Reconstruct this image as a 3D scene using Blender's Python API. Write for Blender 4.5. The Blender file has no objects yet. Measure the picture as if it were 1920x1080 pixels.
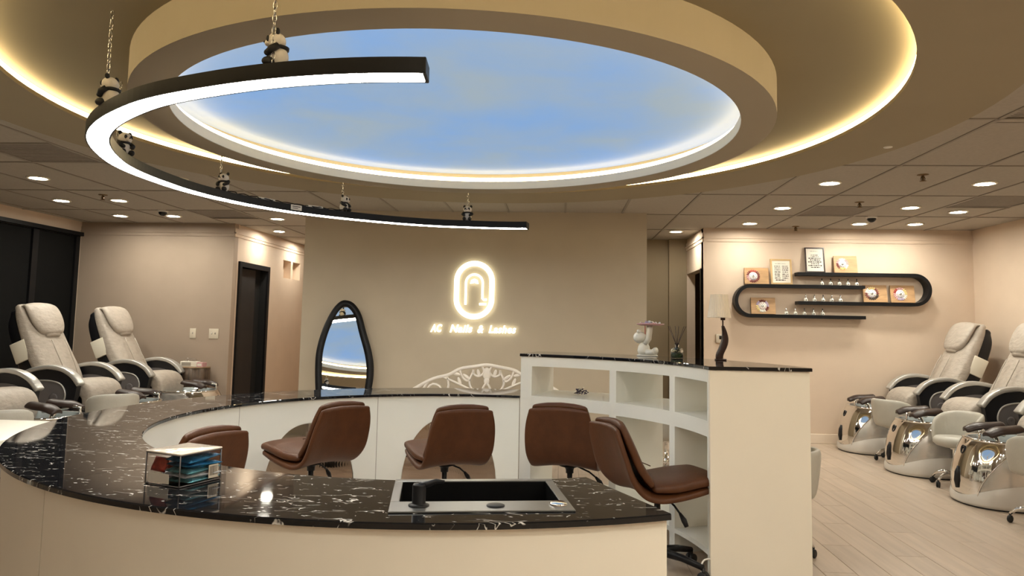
import bpy, bmesh, math, random
from mathutils import Vector, Matrix
random.seed(7)
C = bpy.context.scene.collection
SC = bpy.context.scene
PI = math.pi
R = math.radians

# ------------------------------------------------------------ camera, world, exposure
def make_camera():
    f, p, r, psi = 1342.0, 0.0848, 0.0195, 0.0687
    cp, sp, cr, sr = math.cos(p), math.sin(p), math.cos(r), math.sin(r)
    fwd = Vector((0, cp, sp)); up = Vector((0, -sp, cp)); rt = Vector((1, 0, 0))
    crt = cr * rt + sr * up
    cup = -sr * rt + cr * up
    m = Matrix((crt, cup, -fwd)).transposed()
    m = Matrix.Rotation(psi, 3, 'Z') @ m
    cam = bpy.data.cameras.new('camera')
    cam.sensor_width = 36.0
    cam.lens = f / 1920.0 * 36.0
    cam.shift_y = -43.0 / 1920.0
    cam.clip_start = 0.05
    o = bpy.data.objects.new('camera', cam)
    o.matrix_world = Matrix.Translation((0, 0, 1.41)) @ m.to_4x4()
    C.objects.link(o)
    SC.camera = o
make_camera()

w = bpy.data.worlds.new('world')
SC.world = w
w.use_nodes = True
w.node_tree.nodes['Background'].inputs[0].default_value = (0.004, 0.004, 0.004, 1)
w.node_tree.nodes['Background'].inputs[1].default_value = 1.0
SC.view_settings.view_transform = 'Standard'
SC.view_settings.look = 'None'
SC.view_settings.gamma = 1.0
SC.view_settings.use_curve_mapping = False
SC.view_settings.exposure = 0.0
SC.cycles.max_bounces = 10
SC.cycles.diffuse_bounces = 5
SC.cycles.glossy_bounces = 5
SC.cycles.transparent_max_bounces = 8

# brightness of everything that gives light (radiance of the glowing faces)
E_DOWN = 245.0
E_RING = 48.0
E_COVE = 22.0
E_RIM = 14.0
E_SKY = 1.05
E_NEON = 3.5

# ------------------------------------------------------------ materials
def mat(name, col, rough=0.5, metal=0.0, noise=0.0, nscale=8.0, bump=0.0, bscale=60.0, coat=0.0,
        spec=0.5, trans=0.0, ior=1.45, sheen=0.0, alpha=1.0, stretch=(1, 1, 1)):
    m = bpy.data.materials.new(name)
    m.use_nodes = True
    nt = m.node_tree
    b = nt.nodes['Principled BSDF']
    b.inputs['Base Color'].default_value = (*col, 1)
    b.inputs['Roughness'].default_value = rough
    b.inputs['Metallic'].default_value = metal
    b.inputs['Specular IOR Level'].default_value = spec
    b.inputs['Coat Weight'].default_value = coat
    b.inputs['Coat Roughness'].default_value = 0.05
    b.inputs['Transmission Weight'].default_value = trans
    b.inputs['IOR'].default_value = ior
    b.inputs['Sheen Weight'].default_value = sheen
    b.inputs['Alpha'].default_value = alpha
    tc = nt.nodes.new('ShaderNodeTexCoord')
    mp = nt.nodes.new('ShaderNodeMapping')
    mp.inputs['Scale'].default_value = stretch
    nt.links.new(tc.outputs['Object'], mp.inputs['Vector'])
    if noise > 0:
        n = nt.nodes.new('ShaderNodeTexNoise')
        n.inputs['Scale'].default_value = nscale
        n.inputs['Detail'].default_value = 4
        nt.links.new(mp.outputs[0], n.inputs['Vector'])
        r = nt.nodes.new('ShaderNodeValToRGB')
        r.color_ramp.elements[0].position = 0.3
        r.color_ramp.elements[1].position = 0.7
        r.color_ramp.elements[0].color = (*[c * (1 - noise) for c in col], 1)
        r.color_ramp.elements[1].color = (*[min(1, c * (1 + noise)) for c in col], 1)
        nt.links.new(n.outputs['Fac'], r.inputs['Fac'])
        nt.links.new(r.outputs['Color'], b.inputs['Base Color'])
    if bump > 0:
        n2 = nt.nodes.new('ShaderNodeTexNoise')
        n2.inputs['Scale'].default_value = bscale
        n2.inputs['Detail'].default_value = 3
        nt.links.new(mp.outputs[0], n2.inputs['Vector'])
        bp = nt.nodes.new('ShaderNodeBump')
        bp.inputs['Strength'].default_value = bump
        bp.inputs['Distance'].default_value = 0.01
        nt.links.new(n2.outputs['Fac'], bp.inputs['Height'])
        nt.links.new(bp.outputs['Normal'], b.inputs['Normal'])
    return m

def emis(name, col, e):
    m = bpy.data.materials.new(name)
    m.use_nodes = True
    nt = m.node_tree
    nt.nodes.remove(nt.nodes['Principled BSDF'])
    em = nt.nodes.new('ShaderNodeEmission')
    em.inputs['Color'].default_value = (*col, 1)
    em.inputs['Strength'].default_value = e
    nt.links.new(em.outputs[0], nt.nodes['Material Output'].inputs['Surface'])
    return m

M = {}
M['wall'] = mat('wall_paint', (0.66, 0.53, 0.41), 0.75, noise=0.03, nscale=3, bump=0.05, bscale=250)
M['wall_pink_dimmed'] = mat('back_wall_paint_dimmed', (0.365, 0.285, 0.22), 0.75, noise=0.03, nscale=3, bump=0.05, bscale=250)  # pinkish wall paint, darkened to offset excess lamp light on this wall
M['wall_logo'] = mat('logo_wall_paint', (0.54, 0.47, 0.36), 0.75, noise=0.03, nscale=3, bump=0.05, bscale=250)
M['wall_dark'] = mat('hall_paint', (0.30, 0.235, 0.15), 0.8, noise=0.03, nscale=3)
M['trim'] = mat('trim_paint', (0.74, 0.63, 0.51), 0.5, noise=0.02)
M['tile'] = mat('ceiling_tile', (0.405, 0.368, 0.315), 0.9, noise=0.05, nscale=40, bump=0.15, bscale=300)
M['grid'] = mat('ceiling_grid', (0.30, 0.265, 0.22), 0.6, noise=0.02)
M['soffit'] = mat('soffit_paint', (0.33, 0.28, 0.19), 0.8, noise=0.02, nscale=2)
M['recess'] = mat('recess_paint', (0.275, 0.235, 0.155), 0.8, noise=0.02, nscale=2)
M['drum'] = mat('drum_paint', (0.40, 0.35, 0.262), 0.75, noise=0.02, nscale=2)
M['lip'] = mat('white_lip', (0.84, 0.79, 0.66), 0.5, noise=0.02)
M['white'] = mat('white_laminate', (0.83, 0.84, 0.79), 0.22, noise=0.015, nscale=2, coat=0.2)
M['cream'] = mat('cream_laminate', (0.80, 0.745, 0.63), 0.42, noise=0.02, nscale=2)
M['black'] = mat('black_metal', (0.007, 0.007, 0.008), 0.42, noise=0.1, spec=0.25)
M['blackm'] = mat('black_matte', (0.010, 0.010, 0.011), 0.65, noise=0.1)
M['door'] = mat('black_door', (0.008, 0.006, 0.006), 0.6, noise=0.15)
M['shade_dark'] = mat('dark_blind', (0.007, 0.007, 0.007), 0.8, noise=0.15, nscale=1, spec=0.1)
M['void'] = mat('dark_void', (0.006, 0.006, 0.006), 0.9)
M['leather'] = mat('brown_leather', (0.082, 0.029, 0.010), 0.45, noise=0.12, nscale=14, bump=0.12, bscale=120, spec=0.35)
M['vinyl'] = mat('grey_beige_vinyl', (0.44, 0.385, 0.325), 0.48, noise=0.08, nscale=14, bump=0.8, bscale=16, stretch=(1, 1, 1.8))
M['vinyl_s'] = mat('stool_vinyl', (0.47, 0.45, 0.39), 0.42, noise=0.04, nscale=10, bump=0.08, bscale=60)
M['shell'] = mat('black_shell', (0.008, 0.008, 0.010), 0.35, noise=0.1)
M['silver'] = mat('silver_paint', (0.56, 0.55, 0.52), 0.3, metal=0.55, noise=0.03)
M['pearl'] = mat('pearl_plastic', (0.66, 0.63, 0.58), 0.3, noise=0.02, coat=0.4)
M['satin'] = mat('satin_silver', (0.62, 0.60, 0.57), 0.24, metal=0.75, noise=0.03)
M['chrome'] = mat('chrome', (0.80, 0.79, 0.77), 0.06, metal=1.0, noise=0.02)
M['steel'] = mat('steel', (0.55, 0.55, 0.55), 0.25, metal=1.0, noise=0.03)
M['grey_panel'] = mat('grey_plastic', (0.13, 0.12, 0.12), 0.3, noise=0.05)
M['pad'] = mat('dark_brown_pad', (0.030, 0.017, 0.013), 0.35, noise=0.1)
M['bowl'] = mat('basin_glass', (0.40, 0.45, 0.46), 0.12, noise=0.05, coat=0.4)
M['mirror'] = mat('mirror_glass', (0.92, 0.93, 0.93), 0.01, metal=1.0, noise=0.005)
M['bronze'] = mat('bronze_mirror', (0.37, 0.295, 0.24), 0.03, metal=1.0, noise=0.02)
M['wood'] = mat('light_wood', (0.47, 0.285, 0.14), 0.45, noise=0.18, nscale=5, stretch=(1, 1, 9))
M['wood_edge'] = mat('pale_wood_frame', (0.56, 0.38, 0.18), 0.5, noise=0.15, nscale=6)
M['wood_dark'] = mat('dark_lamp_wood', (0.030, 0.012, 0.008), 0.3, noise=0.2, nscale=5, stretch=(1, 1, 6))
M['stump'] = mat('stump_bark', (0.085, 0.056, 0.036), 0.6, noise=0.5, nscale=9, stretch=(3, 3, 0.5), bump=0.5, bscale=20)
M['paper'] = mat('paper', (0.74, 0.69, 0.60), 0.6, noise=0.02)
M['ink'] = mat('printed_ink', (0.05, 0.035, 0.03), 0.6, noise=0.1)
M['plate'] = mat('switch_plate', (0.62, 0.55, 0.44), 0.4, noise=0.01)
M['porcelain'] = mat('white_resin', (0.80, 0.78, 0.70), 0.3, noise=0.02)
M['panda_w'] = mat('panda_white', (0.72, 0.68, 0.62), 0.6, noise=0.05, bump=0.2, bscale=90)
M['panda_b'] = mat('panda_black', (0.010, 0.010, 0.011), 0.6, noise=0.1)
M['glass'] = mat('clear_glass', (0.96, 0.98, 0.97), 0.02, trans=1.0, ior=1.45, noise=0.01)
M['acrylic'] = mat('clear_acrylic', (0.97, 0.97, 0.97), 0.03, trans=1.0, ior=1.2, noise=0.005)
M['liquid'] = mat('green_liquid', (0.10, 0.20, 0.09), 0.05, trans=0.6, noise=0.05)
M['lampshade'] = mat('pleated_shade', (0.90, 0.80, 0.65), 0.7, noise=0.04, trans=0.0)
M['sinkrim'] = mat('grey_sink_rim', (0.17, 0.17, 0.165), 0.28, metal=0.6, noise=0.05)
M['sinkblack'] = mat('black_sink', (0.006, 0.006, 0.006), 0.25, noise=0.1)
M['bench'] = mat('white_lacquer', (0.84, 0.79, 0.72), 0.45, noise=0.03)
M['vent'] = mat('vent_grey', (0.33, 0.295, 0.255), 0.7, noise=0.06, nscale=30)
M['brass'] = mat('sprinkler_brass', (0.18, 0.12, 0.06), 0.4, metal=0.8, noise=0.1)
M['rubber'] = mat('caster_rubber', (0.010, 0.010, 0.010), 0.5, noise=0.1)
M['pink'] = mat('pink_enamel', (0.58, 0.33, 0.34), 0.3, noise=0.05)
M['red'] = mat('red_enamel', (0.42, 0.06, 0.05), 0.3, noise=0.05)
M['darkred'] = mat('wine_enamel', (0.16, 0.03, 0.03), 0.3, noise=0.05)
M['lilac'] = mat('lilac_enamel', (0.45, 0.38, 0.55), 0.3, noise=0.05)
M['yellow'] = mat('cream_enamel', (0.70, 0.55, 0.22), 0.3, noise=0.05)
M['foil_blue'] = mat('blue_foil', (0.02, 0.17, 0.36), 0.25, metal=0.6, noise=0.4, nscale=30, bump=0.6, bscale=40)
M['foil_teal'] = mat('teal_foil', (0.10, 0.28, 0.33), 0.3, metal=0.5, noise=0.5, nscale=40, bump=0.6, bscale=50)
M['foil_red'] = mat('red_foil', (0.45, 0.07, 0.05), 0.35, metal=0.3, noise=0.4, nscale=30, bump=0.5, bscale=50)
M['foil_white'] = mat('white_foil', (0.6, 0.62, 0.66), 0.35, metal=0.3, noise=0.3, nscale=30, bump=0.5, bscale=50)
M['lavender'] = mat('dried_lavender', (0.05, 0.04, 0.09), 0.8, noise=0.4, nscale=50)
M['cable'] = mat('white_cable', (0.7, 0.68, 0.62), 0.5, noise=0.02)
M['gap'] = mat('panel_joint', (0.20, 0.18, 0.15), 0.7, noise=0.05)

M['ring_glow'] = emis('ring_diffuser', (1.0, 0.97, 0.90), E_RING)
M['down_glow'] = emis('downlight_lens', (1.0, 0.95, 0.82), E_DOWN)
M['cove_glow'] = emis('cove_led', (1.0, 0.76, 0.40), E_COVE)
M['rim_glow'] = emis('rim_led', (1.0, 0.80, 0.46), E_RIM)
M['neon'] = emis('neon_tube', (1.0, 0.93, 0.66), E_NEON)
M['screen'] = emis('thermostat_screen', (0.2, 0.2, 0.18), 0.15)

def sky_mat():
    m = bpy.data.materials.new('printed_sky_film')
    m.use_nodes = True
    nt = m.node_tree
    nt.nodes.remove(nt.nodes['Principled BSDF'])
    tc = nt.nodes.new('ShaderNodeTexCoord')
    n = nt.nodes.new('ShaderNodeTexNoise')
    n.inputs['Scale'].default_value = 1.1
    n.inputs['Detail'].default_value = 5
    n.inputs['Roughness'].default_value = 0.5
    n.inputs['Distortion'].default_value = 0.3
    nt.links.new(tc.outputs['Object'], n.inputs['Vector'])
    r = nt.nodes.new('ShaderNodeValToRGB')
    r.color_ramp.elements[0].position = 0.34
    r.color_ramp.elements[0].color = (0.165, 0.355, 0.67, 1)
    r.color_ramp.elements[1].position = 0.68
    r.color_ramp.elements[1].color = (0.29, 0.39, 0.475, 1)
    nt.links.new(n.outputs['Fac'], r.inputs['Fac'])
    em = nt.nodes.new('ShaderNodeEmission')
    em.inputs['Strength'].default_value = E_SKY * 0.93
    nt.links.new(r.outputs['Color'], em.inputs['Color'])
    df = nt.nodes.new('ShaderNodeBsdfDiffuse')
    df.inputs['Color'].default_value = (0.20, 0.195, 0.17, 1)
    ad = nt.nodes.new('ShaderNodeAddShader')
    nt.links.new(em.outputs[0], ad.inputs[0])
    nt.links.new(df.outputs[0], ad.inputs[1])
    nt.links.new(ad.outputs[0], nt.nodes['Material Output'].inputs['Surface'])
    return m
M['sky'] = sky_mat()

def marble_mat():
    m = bpy.data.materials.new('black_marble')
    m.use_nodes = True
    nt = m.node_tree
    b = nt.nodes['Principled BSDF']
    b.inputs['Roughness'].default_value = 0.035
    b.inputs['Specular IOR Level'].default_value = 0.42
    b.inputs['Coat Weight'].default_value = 0.0
    b.inputs['Coat Roughness'].default_value = 0.04
    tc = nt.nodes.new('ShaderNodeTexCoord')
    def layer(scale, stretch, width, lo, hi, dist, rot):
        mp = nt.nodes.new('ShaderNodeMapping')
        mp.inputs['Scale'].default_value = stretch
        mp.inputs['Rotation'].default_value = (0, 0, rot)
        nt.links.new(tc.outputs['Object'], mp.inputs['Vector'])
        n = nt.nodes.new('ShaderNodeTexNoise')
        n.inputs['Scale'].default_value = scale
        n.inputs['Detail'].default_value = 2.5
        n.inputs['Distortion'].default_value = dist
        nt.links.new(mp.outputs[0], n.inputs['Vector'])
        s = nt.nodes.new('ShaderNodeMath'); s.operation = 'SUBTRACT'; s.inputs[1].default_value = 0.5
        nt.links.new(n.outputs['Fac'], s.inputs[0])
        a = nt.nodes.new('ShaderNodeMath'); a.operation = 'ABSOLUTE'
        nt.links.new(s.outputs[0], a.inputs[0])
        mr = nt.nodes.new('ShaderNodeMapRange')
        mr.inputs[1].default_value = 0.0; mr.inputs[2].default_value = width
        mr.inputs[3].default_value = 1.0; mr.inputs[4].default_value = 0.0
        nt.links.new(a.outputs[0], mr.inputs[0])
        n2 = nt.nodes.new('ShaderNodeTexNoise')
        n2.inputs['Scale'].default_value = scale * 1.15
        n2.inputs['Detail'].default_value = 2
        mp2 = nt.nodes.new('ShaderNodeMapping')
        mp2.inputs['Scale'].default_value = stretch
        mp2.inputs['Location'].default_value = (5.3, 2.1, 0)
        mp2.inputs['Rotation'].default_value = (0, 0, rot)
        nt.links.new(tc.outputs['Object'], mp2.inputs['Vector'])
        nt.links.new(mp2.outputs[0], n2.inputs['Vector'])
        mr2 = nt.nodes.new('ShaderNodeMapRange')
        mr2.inputs[1].default_value = lo; mr2.inputs[2].default_value = hi
        nt.links.new(n2.outputs['Fac'], mr2.inputs[0])
        mu = nt.nodes.new('ShaderNodeMath'); mu.operation = 'MULTIPLY'
        nt.links.new(mr.outputs[0], mu.inputs[0]); nt.links.new(mr2.outputs[0], mu.inputs[1])
        return mu
    l1 = layer(3.0, (1.0, 2.4, 1), 0.010, 0.545, 0.62, 1.6, 0.25)
    l2 = layer(7.0, (1.0, 2.8, 1), 0.020, 0.575, 0.64, 0.8, -0.1)
    l3 = layer(15.0, (1.0, 2.2, 1), 0.030, 0.60, 0.66, 0.5, 0.4)
    m1 = nt.nodes.new('ShaderNodeMath'); m1.operation = 'MAXIMUM'
    nt.links.new(l1.outputs[0], m1.inputs[0]); nt.links.new(l2.outputs[0], m1.inputs[1])
    m2 = nt.nodes.new('ShaderNodeMath'); m2.operation = 'MAXIMUM'
    nt.links.new(m1.outputs[0], m2.inputs[0]); nt.links.new(l3.outputs[0], m2.inputs[1])
    r = nt.nodes.new('ShaderNodeValToRGB')
    r.color_ramp.elements[0].color = (0.008, 0.008, 0.009, 1)
    r.color_ramp.elements[0].position = 0.1
    r.color_ramp.elements[1].color = (0.66, 0.63, 0.58, 1)
    r.color_ramp.elements[1].position = 0.9
    nt.links.new(m2.outputs[0], r.inputs['Fac'])
    nt.links.new(r.outputs['Color'], b.inputs['Base Color'])
    return m
M['marble'] = marble_mat()

def plank_mat(name, col):
    m = bpy.data.materials.new(name)
    m.use_nodes = True
    nt = m.node_tree
    b = nt.nodes['Principled BSDF']
    b.inputs['Roughness'].default_value = 0.33
    tc = nt.nodes.new('ShaderNodeTexCoord')
    oi = nt.nodes.new('ShaderNodeObjectInfo')
    mp = nt.nodes.new('ShaderNodeMapping')
    mp.inputs['Scale'].default_value = (14, 1.1, 1)
    nt.links.new(tc.outputs['Object'], mp.inputs['Vector'])
    ad = nt.nodes.new('ShaderNodeVectorMath'); ad.operation = 'ADD'
    sc = nt.nodes.new('ShaderNodeVectorMath'); sc.operation = 'SCALE'
    cb = nt.nodes.new('ShaderNodeCombineXYZ')
    nt.links.new(oi.outputs['Random'], cb.inputs[0]); nt.links.new(oi.outputs['Random'], cb.inputs[1])
    nt.links.new(cb.outputs[0], sc.inputs[0]); sc.inputs[3].default_value = 40
    nt.links.new(mp.outputs[0], ad.inputs[0]); nt.links.new(sc.outputs[0], ad.inputs[1])
    n = nt.nodes.new('ShaderNodeTexNoise'); n.inputs['Scale'].default_value = 1.5; n.inputs['Detail'].default_value = 5
    nt.links.new(ad.outputs[0], n.inputs['Vector'])
    r = nt.nodes.new('ShaderNodeValToRGB')
    r.color_ramp.elements[0].position = 0.3; r.color_ramp.elements[1].position = 0.72
    r.color_ramp.elements[0].color = (*[c * 0.86 for c in col], 1)
    r.color_ramp.elements[1].color = (*[c * 1.08 for c in col], 1)
    nt.links.new(n.outputs['Fac'], r.inputs['Fac'])
    hs = nt.nodes.new('ShaderNodeHueSaturation')
    mr = nt.nodes.new('ShaderNodeMapRange')
    mr.inputs[3].default_value = 0.93; mr.inputs[4].default_value = 1.06
    nt.links.new(oi.outputs['Random'], mr.inputs[0]); nt.links.new(mr.outputs[0], hs.inputs['Value'])
    nt.links.new(r.outputs['Color'], hs.inputs['Color'])
    nt.links.new(hs.outputs['Color'], b.inputs['Base Color'])
    return m
M['plank'] = plank_mat('floor_plank', (0.50, 0.40, 0.31))

# ------------------------------------------------------------ mesh builder
class MB:
    def __init__(s):
        s.v = []; s.f = []; s.m = []; s.s = []
    def add(s, vs, fs, smooth=False, mi=0, mtx=None):
        o = len(s.v)
        if mtx is not None:
            vs = [mtx @ Vector(p) for p in vs]
        s.v += [tuple(p) for p in vs]
        for f in fs:
            s.f.append([i + o for i in f]); s.m.append(mi); s.s.append(smooth)
        return s
    def box(s, c, d, rot=0.0, mi=0, mtx=None):
        x, y, z = d[0] / 2, d[1] / 2, d[2] / 2
        cr, sr = math.cos(rot), math.sin(rot)
        vs = []
        for i in (-1, 1):
            for j in (-1, 1):
                for k in (-1, 1):
                    px, py = i * x, j * y
                    vs.append((c[0] + px * cr - py * sr, c[1] + px * sr + py * cr, c[2] + k * z))
        return s.add(vs, [(0, 1, 3, 2), (4, 6, 7, 5), (0, 4, 5, 1), (2, 3, 7, 6), (0, 2, 6, 4), (1, 5, 7, 3)], False, mi, mtx)
    def rbox(s, c, d, r=0.01, seg=2, rot=None, mi=0, smooth=True, mtx=None):
        bm = bmesh.new()
        bmesh.ops.create_cube(bm, size=1.0)
        bmesh.ops.scale(bm, vec=Vector(d), verts=bm.verts)
        bmesh.ops.bevel(bm, geom=bm.edges[:], offset=min(r, min(d) * 0.49), segments=seg, profile=0.5, affect='EDGES')
        bm.verts.index_update()
        t = Matrix.Translation(c)
        if rot is not None:
            t = t @ rot.to_4x4()
        if mtx is not None:
            t = mtx @ t
        vs = [t @ v.co for v in bm.verts]
        fs = [[v.index for v in f.verts] for f in bm.faces]
        bm.free()
        return s.add(vs, fs, smooth, mi)
    def arc(s, r0, r1, z0, z1, a0, a1, n=64, cen=(0, 0), mi=0, full=False, smooth=False):
        k = n if full else n + 1
        vs = []
        for i in range(k):
            a = R(a0 + (a1 - a0) * i / n)
            c_, s_ = math.cos(a), math.sin(a)
            for r, z in ((r0, z0), (r1, z0), (r1, z1), (r0, z1)):
                vs.append((cen[0] + r * c_, cen[1] + r * s_, z))
        fs = []
        for i in range(n):
            b, d = 4 * i, 4 * ((i + 1) % k)
            for e in range(4):
                g = (e + 1) % 4
                fs.append((b + e, d + e, d + g, b + g))
        if not full:
            fs.append((0, 1, 2, 3)); fs.append((4 * n + 3, 4 * n + 2, 4 * n + 1, 4 * n))
        return s.add(vs, fs, smooth, mi)
    def lathe(s, prof, n=24, c=(0, 0, 0), mi=0, smooth=True, mtx=None, cap=True):
        vs = []; fs = []
        for (r, z) in prof:
            for i in range(n):
                a = 2 * PI * i / n
                vs.append((c[0] + r * math.cos(a), c[1] + r * math.sin(a), c[2] + z))
        for j in range(len(prof) - 1):
            for i in range(n):
                k = (i + 1) % n
                fs.append((j * n + i, j * n + k, (j + 1) * n + k, (j + 1) * n + i))
        if cap:
            fs.append(tuple(range(n))[::-1])
            fs.append(tuple((len(prof) - 1) * n + i for i in range(n)))
        return s.add(vs, fs, smooth, mi, mtx)
    def prism(s, pts, axis, lo, hi, mi=0, mtx=None, smooth=False):
        n = len(pts); vs = []
        for t in (lo, hi):
            for (a, b) in pts:
                vs.append({'x': (t, a, b), 'y': (a, t, b), 'z': (a, b, t)}[axis])
        fs = [tuple(range(n))[::-1], tuple(range(n, 2 * n))]
        o = len(s.f)
        s.add(vs, fs, False, mi, mtx)
        base = len(s.v) - 2 * n
        for i in range(n):
            k = (i + 1) % n
            s.f.append([base + i, base + k, base + n + k, base + n + i]); s.m.append(mi); s.s.append(smooth)
        return s
    def tube(s, path, r, n=10, closed=False, mi=0, mtx=None, cap=True):
        P = [Vector(p) for p in path]; k = len(P)
        rad = r if isinstance(r, (list, tuple)) else [r] * k
        T = []
        for i in range(k):
            a = P[(i - 1) % k] if (closed or i > 0) else P[i]
            b = P[(i + 1) % k] if (closed or i < k - 1) else P[i]
            T.append((b - a).normalized())
        up = Vector((0, 0, 1)) if abs(T[0].z) < 0.9 else Vector((1, 0, 0))
        N = (up - T[0] * up.dot(T[0])).normalized()
        vs = []
        for i in range(k):
            N = (N - T[i] * N.dot(T[i])).normalized()
            B = T[i].cross(N)
            for j in range(n):
                a = 2 * PI * j / n
                vs.append(P[i] + (N * math.cos(a) + B * math.sin(a)) * rad[i])
        fs = []
        for i in range(k if closed else k - 1):
            d = (i + 1) % k
            for j in range(n):
                g = (j + 1) % n
                fs.append((i * n + j, i * n + g, d * n + g, d * n + j))
        if cap and not closed:
            fs.append(tuple(range(n))[::-1]); fs.append(tuple((k - 1) * n + j for j in range(n)))
        return s.add(vs, fs, True, mi, mtx)
    def ell(s, c, r, n=16, m=10, mi=0, mtx=None, rot=None):
        vs = []; fs = []
        t = rot if rot is not None else Matrix.Identity(3)
        for j in range(m + 1):
            p = PI * j / m
            for i in range(n):
                a = 2 * PI * i / n
                q = t @ Vector((r[0] * math.sin(p) * math.cos(a), r[1] * math.sin(p) * math.sin(a), r[2] * math.cos(p)))
                vs.append(Vector(c) + q)
        for j in range(m):
            for i in range(n):
                k = (i + 1) % n
                fs.append((j * n + i, (j + 1) * n + i, (j + 1) * n + k, j * n + k))
        return s.add(vs, fs, True, mi, mtx)
    def loft(s, rings, caps=(True, True), mi=0, mtx=None, smooth=True, closed=True):
        n = len(rings[0]); vs = [p for r in rings for p in r]; fs = []
        for j in range(len(rings) - 1):
            for i in range(n if closed else n - 1):
                k = (i + 1) % n
                fs.append((j * n + i, j * n + k, (j + 1) * n + k, (j + 1) * n + i))
        if caps[0]: fs.append(tuple(range(n))[::-1])
        if caps[1]: fs.append(tuple((len(rings) - 1) * n + i for i in range(n)))
        return s.add(vs, fs, smooth, mi, mtx)
    def pad(s, path, w, t, bend=0.0, ex=3.5, n=20, k=18, mi=0, mtx=None, endr=0.5):
        """cushion swept along a side-view path of (x, z); w, t may be lists of control values"""
        P = spline(path, k)
        W = spline1(w, k) if isinstance(w, (list, tuple)) else [w] * k
        T = spline1(t, k) if isinstance(t, (list, tuple)) else [t] * k
        Bd = spline1(bend, k) if isinstance(bend, (list, tuple)) else [bend] * k
        rings = []
        tot = sum(math.dist(P[i], P[i + 1]) for i in range(k - 1))
        dist = [0]
        for i in range(k - 1): dist.append(dist[-1] + math.dist(P[i], P[i + 1]))
        def ring(p, d, wd, th, bd):
            nx, nz = -d[1], d[0]
            out = []
            for i in range(n):
                a = 2 * PI * i / n
                ca, sa = math.cos(a), math.sin(a)
                y = wd / 2 * math.copysign(abs(ca) ** (2 / ex), ca)
                h = th / 2 * math.copysign(abs(sa) ** (2 / ex), sa) + bd * (2 * y / wd) ** 2 if wd > 1e-6 else 0
                out.append((p[0] + nx * h, y, p[1] + nz * h))
            return out
        for i in range(k):
            a = P[max(0, i - 1)]; b = P[min(k - 1, i + 1)]
            L = math.dist(a, b) or 1
            d = ((b[0] - a[0]) / L, (b[1] - a[1]) / L)
            if i == 0:
                e = T[0] * endr
                for q in (0.98, 0.75, 0.4):
                    f_ = math.sqrt(1 - q * q)
                    rings.append(ring((P[0][0] - d[0] * e * q, P[0][1] - d[1] * e * q), d, W[0] - 2 * e * (1 - f_), T[0] * max(f_, .12), Bd[0]))
            rings.append(ring(P[i], d, W[i], T[i], Bd[i]))
            if i == k - 1:
                e = T[i] * endr
                for q in (0.4, 0.75, 0.98):
                    f_ = math.sqrt(1 - q * q)
                    rings.append(ring((P[i][0] + d[0] * e * q, P[i][1] + d[1] * e * q), d, W[i] - 2 * e * (1 - f_), T[i] * max(f_, .12), Bd[i]))
        return s.loft(rings, mi=mi, mtx=mtx)
    def mesh(s, name, mats):
        me = bpy.data.meshes.new(name)
        me.from_pydata(s.v, [], s.f)
        for m in mats: me.materials.append(m)
        me.polygons.foreach_set('material_index', s.m)
        me.polygons.foreach_set('use_smooth', s.s)
        me.update()
        bm = bmesh.new(); bm.from_mesh(me)
        bmesh.ops.recalc_face_normals(bm, faces=bm.faces)
        bm.to_mesh(me); bm.free()
        return me

def spline(P, k):
    """Catmull-Rom resample by control parameter"""
    n = len(P); out = []
    for i in range(k):
        u = (n - 1) * i / (k - 1); j = min(int(u), n - 2); t = u - j
        p0 = P[max(j - 1, 0)]; p1 = P[j]; p2 = P[j + 1]; p3 = P[min(j + 2, n - 1)]
        out.append(tuple(0.5 * ((2 * b) + (-a + c) * t + (2 * a - 5 * b + 4 * c - d) * t * t + (-a + 3 * b - 3 * c + d) * t ** 3)
                         for a, b, c, d in zip(p0, p1, p2, p3)))
    return out
def spline1(P, k): return [q[0] for q in spline([(p,) for p in P], k)]

def obj(name, mb, m, parent=None, loc=(0, 0, 0), rot=(0, 0, 0), autosmooth=False):
    mats = m if isinstance(m, (list, tuple)) else [m]
    o = bpy.data.objects.new(name, mb.mesh(name, mats) if isinstance(mb, MB) else mb)
    C.objects.link(o)
    o.parent = parent
    o.location = loc; o.rotation_euler = rot
    return o
def tag(o, label, cat, group=None):
    o['label'] = label; o['category'] = cat
    if group: o['group'] = group
    return o
def thing(name, label, cat, loc=(0, 0, 0), rotz=0.0, group=None):
    o = bpy.data.objects.new(name, None)
    o.empty_display_size = 0.1
    C.objects.link(o)
    o.location = loc; o.rotation_euler = (0, 0, rotz)
    return tag(o, label, cat, group)
def struct(name, mb, m, parent=None, loc=(0, 0, 0)):
    o = obj(name, mb, m, parent, loc)
    if parent is None: o['kind'] = 'structure'
    return o
def kids(o): return [c for c in bpy.data.objects if c.parent == o]
def dup(root, loc, rotz=0.0, label=None):
    r = root.copy(); C.objects.link(r)
    r.location = loc; r.rotation_euler = (0, 0, rotz)
    if label: r['label'] = label
    for ch in kids(root):
        c = ch.copy(); C.objects.link(c); c.parent = r
        for g in kids(ch):
            d = g.copy(); C.objects.link(d); d.parent = c
    return r
CEN = (-0.646, 4.484)
def pol(r, a, z=None):
    a = R(a)
    q = (CEN[0] + r * math.cos(a), CEN[1] + r * math.sin(a))
    return q if z is None else (*q, z)

# ------------------------------------------------------------ room shell
H = 2.74
XL, XR, YB, YF = -6.69, 5.25, 9.5, -2.6
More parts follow.
